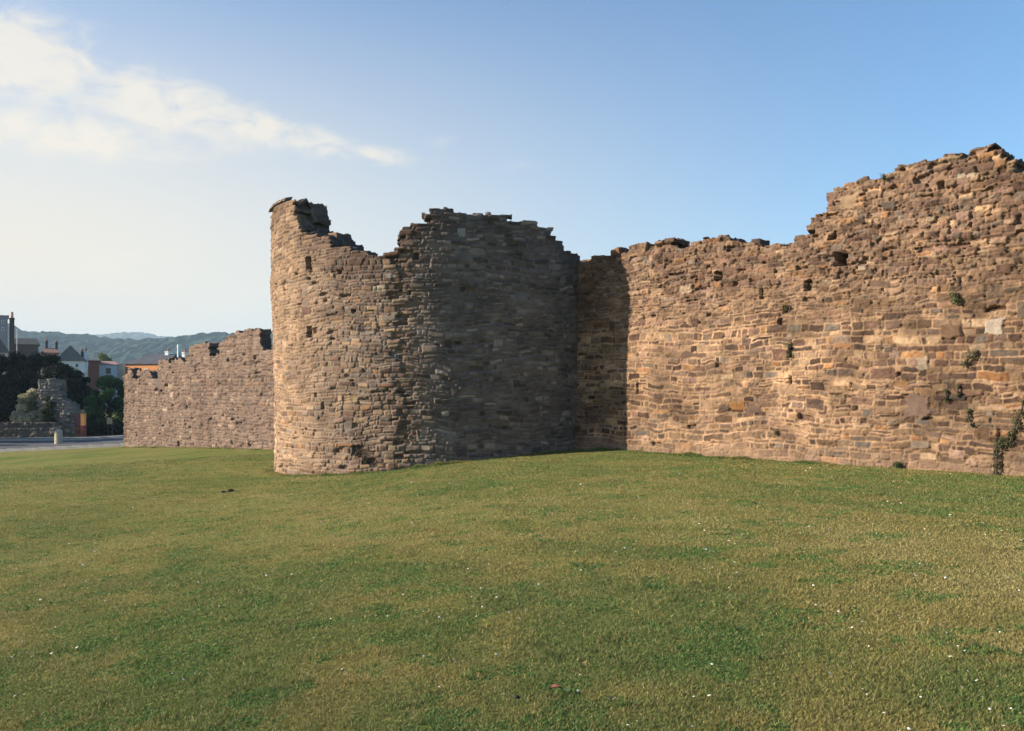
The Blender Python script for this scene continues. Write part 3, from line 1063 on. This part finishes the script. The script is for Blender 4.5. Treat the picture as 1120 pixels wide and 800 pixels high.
PALE = [(.50, .45, .29), (.60, .54, .36), (.40, .37, .22), (.20, .21, .10)]
bush('flowering_bush', 'pale cream flowering bush heaped against the ruined pier', 30, 63.2,
     [(33, 430, 6), (29, 436, 7), (35, 440, 8), (26, 446, 8), (34, 450, 9), (22, 456, 8), (31, 458, 9), (40, 455, 7), (20, 462, 7), (30, 464, 9), (40, 464, 8)], PALE, 5500, .10, 31)
bush('ivy', 'dark green ivy climbing the front of the ruined pier', 50, 62.1,
     [(53, 436, 4), (55, 443, 5), (50, 450, 6), (56, 452, 5), (49, 459, 6), (55, 461, 6), (50, 468, 6)], [(.05, .07, .03), (.035, .055, .025)], 2600, .09, 32, cat='ivy')
# dark hedge under the trees
hp = [(x_, y_, 7) for x_ in range(94, 156, 4) for y_ in (467, 473, 478)]
bush('hedge', 'low dark hedge under the green tree beyond the road', 120, 64, hp, [(.02, .03, .018), (.03, .04, .02), (.035, .045, .03)], 12000, .09, 33, 8, cat='hedge')


# ================================================================== SMALL ROADSIDE THINGS
def bollard():
    Y = 54.5
    x, z = px_x(64, Y), float(ground(px_x(64, Y), Y))
    root = thing('bollard', 'pale squat stone bollard at the roadside before the ruined pier', 'bollard', (x, Y, z))
    h, r = px_z(470, Y) - z, .215
    mb = MB()
    mb.tube([(x, Y, z - .1), (x, Y, z + h * .82), (x, Y, z + h * .83)], [r * 1.04, r, r * .96], 14)
    mb.build('shaft', plain_mat('bollard_stone', (.40, .35, .24), scale=6, amp=.35, bump=.3), root, False)
    mb = MB()
    mb.tube([(x, Y, z + h * .83), (x, Y, z + h * .85), (x, Y, z + h * .95), (x, Y, z + h)], [r * 1.0, r * 1.06, r * .9, r * .45], 14)
    mb.build('cap', plain_mat('bollard_cap', (.42, .38, .29), scale=6, amp=.3), root, True)


bollard()


def post_sign(name, label, cat, px, Y, y0, y1, w, c, c2, post=True, ybase=478):
    x = px_x(px, Y)
    zg = float(ground(x, Y))
    z0, z1 = px_z(y0, Y), px_z(y1, Y)
    W = w * Y / F
    root = thing(name, label, cat, (x, Y, zg))
    mb = MB().box((x, Y - .03, (z0 + z1) / 2), (W, .06, abs(z0 - z1)))
    mb.build('panel', plain_mat(name + '_panel', c, scale=3, amp=.15), root)
    f = MB()
    for s in (-1, 1):
        f.box((x + s * (W / 2 + .03), Y - .03, (z0 + z1) / 2), (.06, .09, abs(z0 - z1) + .1))
    f.box((x, Y - .03, max(z0, z1) + .03), (W, .09, .06))
    f.build('frame', plain_mat(name + '_frame', c2), root)
    for s in (-1, 1):
        MB().box((x + s * W * .35, Y + .05, (zg + min(z0, z1)) / 2 + .2), (.08, .08, min(z0, z1) - zg + .6)).build('post', plain_mat(name + '_post', c2), root)
    return root


# sunlit gate pier with dark cap, seen through the gap by the ruined pier
def gate_pier():
    Y = 61.6
    x = px_x(91.3, Y)
    zg = float(ground(x, Y))
    root = thing('gate_pier', 'narrow orange rendered gate pier with a dark cap beside the ruined pier', 'gate pier', (x, Y, zg))
    zt = px_z(452, Y)
    zm = px_z(465.5, Y)
    MB().box((x, Y, (zg + zm) / 2), (.30, .30, zm - zg)).build('base', plain_mat('pier_red_brick', (.20, .06, .045), scale=6), root)
    MB().box((x, Y, (zm + zt) / 2 + .002), (.26, .26, zt - zm - .004)).build('shaft', plain_mat('pier_render', (.75, .33, .10), scale=4, amp=.15), root)
    MB().box((x, Y, zt + .06), (.38, .38, .12), 0, .2).box((x, Y, zt + .17), (.24, .24, .1), 0, .5).build('cap', plain_mat('pier_cap', (.05, .05, .05)), root)


gate_pier()
post_sign('noticeboard', 'narrow dark blue noticeboard standing against the right side of the ruined pier', 'noticeboard', 84.5, 61.9, 455, 465, 3.4, (.05, .08, .15), (.10, .05, .04))
post_sign('sign_board', 'small tan sign board under the green tree', 'sign', 120.3, 63.2, 457, 464, 6.2, (.42, .33, .19), (.06, .05, .04))

# ================================================================== TOWN BEYOND
SLATE = plain_mat('slate_roof', (.075, .08, .09), scale=1.2, amp=.3)
GLASS = plain_mat('window_glass', (.03, .035, .045), rough=.15, spec=.5)


def house(name, label, pxl, pxr, Y, yeave, yridge, depth, wallc, roofc=None, hip=.25, wins=(), chims=(), gable=False, extra=0., cat='house', yfloor=None):
    x0, x1 = px_x(pxl, Y), px_x(pxr, Y)
    cx = (x0 + x1) / 2
    zg = float(ground(cx, Y)) - .1
    th = math.atan2(cx, Y)
    rot = -th + R_(extra)
    sc_ = math.cos(th) / math.cos(R_(extra))
    x0, x1 = cx + (x0 - cx) * sc_, cx + (x1 - cx) * sc_
    pv = (cx, Y)
    q = lambda p: cx + (px_x(p, Y) - cx) * sc_
    ze, zr = px_z(yeave, Y), px_z(yridge, Y)
    root = thing(name, label, cat, (cx, Y, zg))
    W = x1 - x0
    wm = plain_mat(name + '_wall', wallc, scale=.8, amp=.12)
    MB().box((cx, Y + depth / 2, (zg + ze) / 2), (W, depth, ze - zg)).turn(pv, rot).build('wall', wm, root)
    o, h = .25, .12
    rb = MB()
    if gable:        # ridge runs away from the viewer
        A = [(x0 - o, Y - o, ze + .02), (x1 + o, Y - o, ze + .02), (x1 + o, Y + depth + o, ze + .02), (x0 - o, Y + depth + o, ze + .02), (cx, Y - o, zr), (cx, Y + depth + o, zr)]
        rb.add(A, [(0, 1, 4), (2, 3, 5), (0, 4, 5, 3), (1, 2, 5, 4), (3, 2, 1, 0)])
    else:
        i = hip * W
        A = [(x0 - o, Y - o, ze + .02), (x1 + o, Y - o, ze + .02), (x1 + o, Y + depth + o, ze + .02), (x0 - o, Y + depth + o, ze + .02),
             (x0 + i, Y + depth / 2, zr), (x1 - i, Y + depth / 2, zr)]
        rb.add(A, [(0, 1, 5, 4), (1, 2, 5), (2, 3, 4, 5), (3, 0, 4), (3, 2, 1, 0)])
    rf = rb.turn(pv, rot).build('roof', roofc or SLATE, root)
    for (px, py, w, hh) in wins:
        wx, wz, ww, wh = q(px), px_z(py, Y), w * Y / F, hh * Y / F
        fr = MB()
        for s in (-1, 1):
            fr.box((wx + s * ww / 2, Y - .04, wz), (.1, .1, wh + .1))
            fr.box((wx, Y - .045, wz + s * wh / 2), (ww + .1, .1, .1))
        f = fr.turn(pv, rot).build('window', plain_mat('window_frame', (.6, .6, .58)), root)
        MB().box((wx, Y - .02, wz), (ww, .05, wh)).turn(pv, rot).build('pane', GLASS, f)
    for (px, ytop, ybot, w, cc) in chims:
        Yc = Y + depth / 2 - .1
        zx, zt, zb = q(px), px_z(ytop, Yc), px_z(ybot, Yc)
        wd = w * Yc / F
        ch = MB().box((zx, Yc, (zt + zb) / 2), (wd, .9, zt - zb)).box((zx, Yc, zt + .05), (wd * 1.15, 1.05, .14)).turn(pv, rot).build('chimney', plain_mat('chimney_render', cc, scale=2), rf)
        MB().tube([(zx, Yc, zt + .1), (zx, Yc, zt + .55)], [.16, .13], 8).turn(pv, rot).build('chimney_pot', plain_mat('pot_clay', (.35, .16, .09)), ch)
    return root


house('tower_block', 'blocky grey building with a flat top at the left edge', -14, 8.5, 170, 345, 343.5, 12, (.22, .23, .26), plain_mat('flat_roof', (.16, .17, .19)), .05,
      wins=[(3, 352, 2, 3), (3, 360, 2, 3)], cat='building')
house('grey_house', 'pale grey gabled house in front of the blocky grey building', -8, 9, 140, 386, 371, 9, (.34, .34, .34), None, gable=True, wins=[(2, 391, 2.5, 4)])
house('dark_roofed_building', 'long low building with a dark roof right of the tall chimney stack', 15, 42, 150, 377, 369, 9, (.10, .075, .065), plain_mat('mossy_roof', (.05, .055, .05)), .06, cat='building')
house('brick_house', 'small reddish house with two dark chimneys behind the dark trees', 46, 64, 165, 386, 380, 8, (.26, .15, .12), plain_mat('clay_roof', (.22, .12, .09)), .15,
      chims=[(51, 374, 384, 2.4, (.05, .05, .05)), (62, 375, 384, 2.4, (.05, .05, .05))])
house('gabled_house', 'white house with a grey slate gable facing the lawn', 61, 93, 120, 395, 378, 9, (.62, .65, .70), plain_mat('blue_slate', (.13, .135, .155), scale=1.5), gable=True,
      wins=[(73, 400, 3, 4), (84, 400, 3, 4)], chims=[(94.6, 385, 405, 3.2, (.70, .73, .78)), (90.5, 386, 394, 2.6, (.08, .065, .06))])
house('red_brick_house', 'red brick house end wedged between the white gabled house and the pale blue house', 96.5, 108.5, 128, 395, 392.5, 8, (.22, .085, .06), plain_mat('dark_tile', (.09, .06, .05)), .1)
house('pale_blue_house', 'pale blue rendered house with a pinkish roof edge left of the orange house', 108, 128, 132, 399, 394.5, 9, (.50, .55, .62), plain_mat('pink_tile', (.34, .20, .17)), .1,
      wins=[(118.5, 406, 6, 7)])
house('orange_house', 'orange rendered house under a dark slate hipped roof with white chimneys, behind the curtain wall', 127.5, 186, 138, 398.5, 386.5, 10, (.62, .26, .09), SLATE, .3,
      extra=-38., wins=[(146, 407, 4, 6), (160, 407, 4, 6)], chims=[(161.5, 385.5, 389, 4, (.72, .72, .70)), (180, 386.5, 393, 3.4, (.72, .72, .70))])
# cream corner pilaster of the orange house
oh = [o for o in C.objects if o.name.startswith('orange_house')][0]
Yq = 137.6
MB().box((px_x(132, Yq), Yq, (px_z(398.7, Yq) - 2.3) / 2), (8.2 * Yq / F, .5, px_z(398.7, Yq) + 2.3)).build('corner_quoin', plain_mat('cream_render', (.66, .55, .42), scale=1), oh)


def stack():
    Y = 125
    x = px_x(13, Y)
    zg = float(ground(x, Y))
    z1, z2 = px_z(348, Y), px_z(341.5, Y)
    root = thing('chimney_stack', 'tall thin dark chimney stack with a pinkish top beside the blocky grey building', 'chimney', (x, Y, zg))
    w = 3.6 * Y / F
    MB().box((x, Y, (zg + z1) / 2), (w, w, z1 - zg)).box((x, Y, z1 - .12), (w * 1.18, w * 1.18, .16)).build('shaft', plain_mat('soot_brick', (.03, .026, .026), scale=4), root)
    MB().tube([(x, Y, z1), (x, Y, z1 + .1), (x, Y, z2)], [w * .52, w * .46, w * .40], 12).build('chimney_pot', plain_mat('pink_clay', (.50, .30, .26)), root, True)


stack()


def pole(name, label, px, Y, ytop, r, c, cross):
    x = px_x(px, Y)
    zg = float(ground(x, Y))
    zt = px_z(ytop, Y)
    root = thing(name, label, 'pole', (x, Y, zg))
    MB().tube([(x, Y, zg), (x, Y, zt)], [r, r * .7], 8).build('shaft', plain_mat(name + '_paint', c), root, True)
    m = MB()
    m.box((x, Y, zt - .3), (cross, .06, .08))
    m.build('crossbar', plain_mat(name + '_bar', c), root)


pole('white_pole', 'slim white pole showing above the lower curtain wall', 194.7, 118, 377, .13, (.8, .8, .78), .35)
pole('grey_mast', 'thin pale mast beside the tall chimney stack', 18.5, 128, 360, .06, (.55, .56, .55), .25)


# ================================================================== HILLS
def hills(name, label, prof, Y, depth, cols, seed, bumps):
    p = np.array(prof, float)
    nx = 1800
    px = np.linspace(p[0, 0], p[-1, 0], nx)
    X = px_x(px, Y)
    zt = px_z(np.interp(px, p[:, 0], p[:, 1]), Y)
    zt = zt + bumps * (np.abs(fbm(X / (bumps * 6), X * 0, seed, 4)) - .1) + bumps * .35 * vn(X / (bumps * 1.2), X * 0, seed + 1) + bumps * .3 * np.abs(vn(X / (bumps * .55), X * 0, seed + 9))
    rows = 90
    V, cc = [], []
    for k in range(rows + 1):
        t = k / rows
        y = Y - depth * (1 - t)
        z = -3 + (zt + 3) * sst(0, 1, np.array(t)) ** .8 + (1 - t) * bumps * .9 * fbm(X / (bumps * 5), X * 0 + t * 30, seed + 2, 4) * min(1, t * 5) + bumps * .55 * vn(X / (bumps * 1.4), X * 0 + t * 47, seed + 12) * min(1, t * 5)
        V.append(np.stack([X, X * 0 + y, z], -1))
        f = sst(-.3, .5, fbm(X / (bumps * 25), X * 0 + t * 6, seed + 3, 4) + .5 * vn(X / (bumps * 1.4), X * 0 + t * 47, seed + 12))
        cc.append(mixc(np.tile(np.array(cols[0]), (nx, 1)), np.tile(np.array(cols[1]), (nx, 1)), f))
    for t in (.5, 1):
        V.append(np.stack([X, X * 0 + Y + depth * .5 * t, (zt + 3) * (1 - t) - 3], -1))
        cc.append(np.tile(np.array(cols[0]), (nx, 1)))
    V, cc = np.concatenate(V), np.concatenate(cc)
    i = np.arange(len(V)).reshape(-1, nx)
    Fq = np.stack([i[:-1, :-1], i[:-1, 1:], i[1:, 1:], i[1:, :-1]], -1).reshape(-1, 4)
    tag(np_obj(name, V, Fq, attr_mat(name + '_cover', grain=.12, bump=.8, bscale=.2, bdist=4, mid=.03), None, cc), label, 'hills', kind='structure')


hills('wooded_hills', 'blue green wooded hills behind the town',
      [(-900, 372), (-500, 345), (-200, 352), (-60, 350), (5, 357), (19, 358), (29, 364), (40, 367), (55, 367), (64, 365), (67, 367), (83, 368), (106, 368), (112, 371), (133, 373), (157, 374), (175, 375), (196, 375), (208, 372), (240, 368), (330, 366), (500, 376), (900, 380), (1500, 372)],
      1300, 500, [(.009, .038, .030), (.026, .070, .045)], 301, 5)
hills('distant_hills', 'pale distant ridge beyond the wooded hills',
      [(-900, 380), (-100, 378), (60, 372), (108, 368), (125, 367), (142, 365), (155, 364.5), (166, 366), (175, 369.5), (192, 370), (200, 373), (260, 377), (600, 378), (1500, 380)],
      3200, 700, [(.05, .07, .045), (.10, .11, .06)], 311, 7)


# ================================================================== WALL PLANTS
def wall_plant(name, label, px, py, on, n, size, r, cols, seed, path=None, group=None, cat='plant'):
    rg = np.random.default_rng(seed)
    pts = path or [(px, py)]
    cen, rad = [], []
    for (a, b) in pts:
        if on == 'wall':
            s, Y = wall_s(a)
            x, y, z = wall_frame(s, px_z(b, Y), .04)
        else:
            s, Y = tower_s(a)
            x, y, z = tower_frame(s, np.array(px_z(b, Y)), .05)
        cen.append((float(x), float(y), float(z)))
        rad.append(r * .74 * rg.uniform(.75, 1.15))
    root = thing(name, label, cat, cen[0], group)
    cs, rs = list(cen), list(rad)
    for c, q in zip(cen, rad):
        for _ in range(3):
            cs.append((c[0] + rg.normal() * q * .5, c[1] + rg.normal() * q * .3, c[2] + rg.normal() * q * .55))
            rs.append(q * .55)
    V, Fq, col = leaf_cloud(cs, rs, int(n * 1.3), size * .66, cols, rg, 1.2)
    mb = MB()
    if len(cen) > 1:
        mb.tube(cen, [.016] * len(cen), 6)
    c = cen[-1]
    for i in range(4):
        mb.tube([(c[0] - NX * .1, c[1] - NY * .1, c[2] - r * .5), (c[0] + rg.normal() * r * .3, c[1] + NY * .05, c[2]), (c[0] + rg.normal() * r * .6, c[1] + NY * .08, c[2] + r * .8)], [.008, .006, .003], 5)
    mb.build('stem', BARK, root)
    np_obj('foliage', V, Fq, LEAF, root, col)


WEED = [(.12, .14, .06), (.09, .11, .045), (.16, .15, .07)]
IVY = [(.06, .075, .032), (.085, .095, .042), (.11, .105, .05)]
wall_plant('wall_plant', 'grey green tuft growing high on the curtain wall above the pale square stone', 1045, 327, 'wall', 260, .028, .13, WEED, 51)
wall_plant('wall_plant', 'green tuft on the curtain wall just below and left of the pale square stone', 1062, 390, 'wall', 260, .026, .12, IVY, 52, [(1066, 388), (1060, 393), (1056, 398)])
wall_plant('wall_plant', 'small dark sprig, left one of the pair midway up the wall', 1035, 433, 'wall', 160, .022, .07, IVY, 53, [(1035, 428), (1036, 437)])
wall_plant('wall_plant', 'small dark sprig, right one of the pair midway up the wall', 1048, 427, 'wall', 150, .022, .065, IVY, 54, [(1048, 423), (1049, 431)])
wall_plant('wall_plant', 'dark trailing sprig above the ivy, nearest to the lawn of the loose sprigs', 1061, 458, 'wall', 170, .022, .06, IVY, 55, [(1059, 450), (1061, 458), (1064, 466)])
wall_plant('wall_plant', 'narrow green plant in a crack at the middle of the curtain wall', 863, 384, 'wall', 170, .026, .10, WEED, 56, [(863, 378), (864, 388)])
wall_plant('wall_plant', 'small plant tucked in a hole above the narrow green crack plant', 861, 337, 'wall', 110, .022, .07, WEED, 57)
wall_plant('wall_plant', 'little green plant low on the curtain wall near its middle', 849, 473, 'wall', 110, .022, .075, WEED, 58)
wall_plant('wall_weed', 'leafy weed at the foot of the curtain wall left of the ivy', 983, 509, 'wall', 190, .03, .10, [(.06, .10, .03), (.05, .08, .025)], 59)
wall_plant('ivy', 'dark ivy climbing from the lawn up the right end of the curtain wall', 1091, 520, 'wall', 1900, .024, .12, IVY, 60,
           [(1090, 520), (1091, 510), (1091, 499), (1092, 488), (1097, 483), (1106, 484), (1108, 474), (1113, 462), (1117, 452), (1121, 440)], cat='ivy')
wall_plant('wall_plant', 'green tuft on the top edge of the curtain wall hump', 967, 194, 'wall', 120, .026, .08, WEED, 61)
wall_plant('wall_plant', 'brownish plant in the hollow at the foot of the tower', 396, 497, 'tower', 260, .03, .13, [(.09, .06, .035), (.06, .055, .03)], 62, [(392, 495), (400, 503)])

# ================================================================== ODDMENTS ON THE LAWN
def clod(name, label, px, Y, w, d, h, c, seed, cat='clod'):
    rg = np.random.default_rng(seed)
    x = px_x(px, Y)
    z = float(ground(x, Y))
    n, m_ = 14, 7
    V, Fs = [], []
    for i in range(m_ + 1):
        t = math.pi * i / m_
        for k in range(n):
            a = 2 * math.pi * k / n
            q = 1 + rg.uniform(-.22, .22)
            V.append((x + w / 2 * q * math.sin(t) * math.cos(a), Y + d / 2 * q * math.sin(t) * math.sin(a), z + h * .25 + h * .75 * q * math.cos(t)))
    for i in range(m_):
        for k in range(n):
            Fs.append((i * n + k, i * n + (k + 1) % n, (i + 1) * n + (k + 1) % n, (i + 1) * n + k))
    o = MB().add(V, Fs).build(name, plain_mat(name + '_earth', c, scale=20, amp=.5, bump=.6), None, True)
    tag(o, label, cat)


def gy(px, py):
    Y = 12.
    for _ in range(40):
        Y = (EYE - float(ground(px_x(px, Y), Y))) * F / (py - HZ)
    return Y


clod('turf_clod', 'larger dark turf clod alone on the lawn left of the tower', 252, gy(252, 538), .15, .12, .06, (.035, .025, .015), 71)
clod('turf_clod', 'smaller dark turf clod just left of the larger one', 244.5, gy(244.5, 539), .12, .08, .04, (.03, .022, .012), 72)
clod('pebble', 'dark round pebble in the grass at the bottom middle', 565, gy(565, 764), .035, .03, .02, (.04, .036, .036), 73, 'pebble')


def leaf(px, py, c, rz, L, label):
    Y = gy(px, py)
    x = px_x(px, Y)
    z = float(ground(x, Y)) + .03
    V = []
    for i in range(7):
        t = i / 6
        w = math.sin(math.pi * min(1, t * .95 + .04)) * L * .32
        for s in (-1, 0, 1):
            a, b = (t - .5) * L, s * w
            V.append((x + a * math.cos(rz) - b * math.sin(rz), Y + a * math.sin(rz) + b * math.cos(rz), z + .010 * abs(s) + .012 * math.sin(3 * t) + .003))
    top = len(V)
    V += [(p[0], p[1], p[2] - .002) for p in V]
    Fs = []
    for i in range(6):
        for k in range(2):
            q = (i * 3 + k, i * 3 + k + 3, i * 3 + k + 4, i * 3 + k + 1)
            Fs += [q, tuple(reversed([v + top for v in q]))]
    o = MB().add(V, Fs).build('fallen_leaf', plain_mat('dead_leaf', c, scale=40, amp=.3), None, True)
    tag(o, label, 'leaf')


leaf(608, 760, (.30, .12, .08), .2, .075, 'reddish fallen leaf in the grass at the bottom middle')
leaf(670, 773, (.32, .22, .10), 1.1, .06, 'tan fallen leaf in the grass right of the reddish one')

# ================================================================== HAZE
HAZE = 2.2e-4
mb = MB().box((0, 1750, 115), (9200, 5100, 242))
m = bpy.data.materials.new('haze_air')
m.use_nodes = True
nt = m.node_tree
nt.nodes.remove(nt.nodes['Principled BSDF'])
pv = nt.nodes.new('ShaderNodeVolumePrincipled')
pv.inputs['Color'].default_value = (.58, .80, .98, 1)
pv.inputs['Density'].default_value = HAZE
nt.links.new(pv.outputs[0], nt.nodes['Material Output'].inputs['Volume'])
tag(mb.build('haze', m), 'thin summer haze over the valley', 'haze', kind='stuff')

# ================================================================== LIGHT AND SKY
SUN_EL = R_(18.5)
sdir = Vector((-.999 * math.cos(SUN_EL), -.047 * math.cos(SUN_EL), math.sin(SUN_EL)))
L = bpy.data.lights.new('sun', 'SUN')
L.energy = 5.0
L.angle = R_(.5)
L.color = (1, .86, .70)
lo = bpy.data.objects.new('sun', L)
lo.rotation_euler = sdir.to_track_quat('Z', 'Y').to_euler()
lo.location = (-40, 0, 30)
C.objects.link(lo)

w = bpy.data.worlds.new('World')
bpy.context.scene.world = w
w.use_nodes = True
nt = w.node_tree
bg = nt.nodes['Background']
sky = nt.nodes.new('ShaderNodeTexSky')
sky.sky_type = 'NISHITA'
sky.sun_disc = False
sky.sun_elevation = SUN_EL
sky.sun_rotation = math.atan2(sdir.x, sdir.y)
sky.altitude = 50
sky.air_density = 1.0
sky.dust_density = .8
sky.ozone_density = 3.0


def M_(op, a, b=None, c=None):
    n = nt.nodes.new('ShaderNodeMath')
    n.operation = op
    for i, v in enumerate((a, b, c)):
        if v is None: continue
        if isinstance(v, (int, float)): n.inputs[i].default_value = v
        else: nt.links.new(v, n.inputs[i])
    return n.outputs[0]


tc = nt.nodes.new('ShaderNodeTexCoord')
sep = nt.nodes.new('ShaderNodeSeparateXYZ')
nt.links.new(tc.outputs['Generated'], sep.inputs[0])
az = M_('MULTIPLY', M_('ARCTAN2', sep.outputs[0], sep.outputs[1]), 180 / math.pi)
el = M_('MULTIPLY', M_('ARCSINE', sep.outputs[2]), 180 / math.pi)
# banks of thin cloud: (azimuth, elevation, half length, half height, tilt, weight) in degrees
tot = None
for (a0, e0, sa, se, tl, wt) in [(-28.5, 17.6, 6.0, 2.6, -.10, 1.0), (-26, 13.7, 8.5, 1.5, .0, .85), (-21, 15.9, 7.0, 2.0, -.16, .85), (-14.5, 14.9, 5.5, 1.1, -.16, .9), (-9.6, 13.9, 3.8, .65, -.04, .9), (-40, 17, 8, 3, 0, .9), (-5.0, 14.8, 2.2, .6, .1, .28), (-16.5, 5.2, 3.0, .9, .4, .5), (-23, 7, 4, 1.2, .2, .4), (1, 13.4, 3, .6, .1, .3), (-60, 14, 9, 3, .1, .8), (40, 22, 12, 2, .1, .35)]:
    u = M_('SUBTRACT', az, a0)
    v = M_('SUBTRACT', M_('SUBTRACT', el, e0), M_('MULTIPLY', u, tl))
    g = M_('ADD', M_('POWER', M_('ABSOLUTE', M_('DIVIDE', u, sa)), 2.0), M_('POWER', M_('ABSOLUTE', M_('DIVIDE', v, se)), 2.0))
    g = M_('MULTIPLY', M_('EXPONENT', M_('MULTIPLY', g, -1.0)), wt)
    tot = g if tot is None else M_('MAXIMUM', tot, g)
cv = nt.nodes.new('ShaderNodeCombineXYZ')
nt.links.new(M_('MULTIPLY', az, .22), cv.inputs[0])
nt.links.new(M_('MULTIPLY', el, .42), cv.inputs[1])
cn = noise(nt, 1.6, 9, .62, cv.outputs[0], .6)
cm = M_('MULTIPLY_ADD', cn.outputs[0], 3.2, -1.6)
dens = M_('ADD', M_('MULTIPLY', tot, 1.0), M_('MULTIPLY', cm, M_('ADD', M_('MULTIPLY', tot, .9), .06)))
mr = nt.nodes.new('ShaderNodeMapRange')
mr.interpolation_type = 'SMOOTHSTEP'
mr.inputs['From Min'].default_value = .15
mr.inputs['From Max'].default_value = .95
mr.inputs['To Max'].default_value = .70
nt.links.new(dens, mr.inputs['Value'])
def mrange(v, a, b, c=0., d=1.):
    n = nt.nodes.new('ShaderNodeMapRange')
    n.interpolation_type = 'SMOOTHSTEP'
    n.inputs['From Min'].default_value, n.inputs['From Max'].default_value = a, b
    n.inputs['To Min'].default_value, n.inputs['To Max'].default_value = c, d
    nt.links.new(v, n.inputs['Value'])
    return n.outputs[0]


# thin high veil on the sunward side, thickest low down
veil = M_('MULTIPLY', mrange(az, 30, -31), mrange(el, 29, 3))
ve = nt.nodes.new('ShaderNodeMix')
ve.data_type = 'RGBA'
nt.links.new(M_('MINIMUM', M_('MULTIPLY', veil, 1.08), 1.0), ve.inputs[0])
tn = nt.nodes.new('ShaderNodeMix')
tn.data_type = 'RGBA'
tn.blend_type = 'MULTIPLY'
tn.inputs[0].default_value = 1
nt.links.new(sky.outputs[0], tn.inputs[6])
tn.inputs[7].default_value = (.66, .86, .98, 1)
nt.links.new(tn.outputs[2], ve.inputs[6])
ve.inputs[7].default_value = (4.5, 4.02, 3.3, 1)
cl = nt.nodes.new('ShaderNodeMix')
cl.data_type = 'RGBA'
nt.links.new(mr.outputs[0], cl.inputs[0])
nt.links.new(ve.outputs[2], cl.inputs[6])
cl.inputs[7].default_value = (4.9, 4.35, 3.5, 1)
nt.links.new(cl.outputs[2], bg.inputs['Color'])
bg.inputs['Strength'].default_value = .085

# ================================================================== CAMERA
cd = bpy.data.cameras.new('camera')
cd.sensor_width = 36
cd.lens = 36 * F / 1120
cd.shift_y = (HZ - 400) / 1120
cd.clip_end = 12000
co = bpy.data.objects.new('camera', cd)
co.location = (0, 0, EYE)
co.rotation_euler = (R_(90), 0, 0)
C.objects.link(co)
sc = bpy.context.scene
sc.camera = co
sc.view_settings.view_transform = 'Standard'
sc.view_settings.look = 'None'
sc.view_settings.exposure = 1.35
sc.view_settings.gamma = 1
sc.view_settings.use_curve_mapping = False
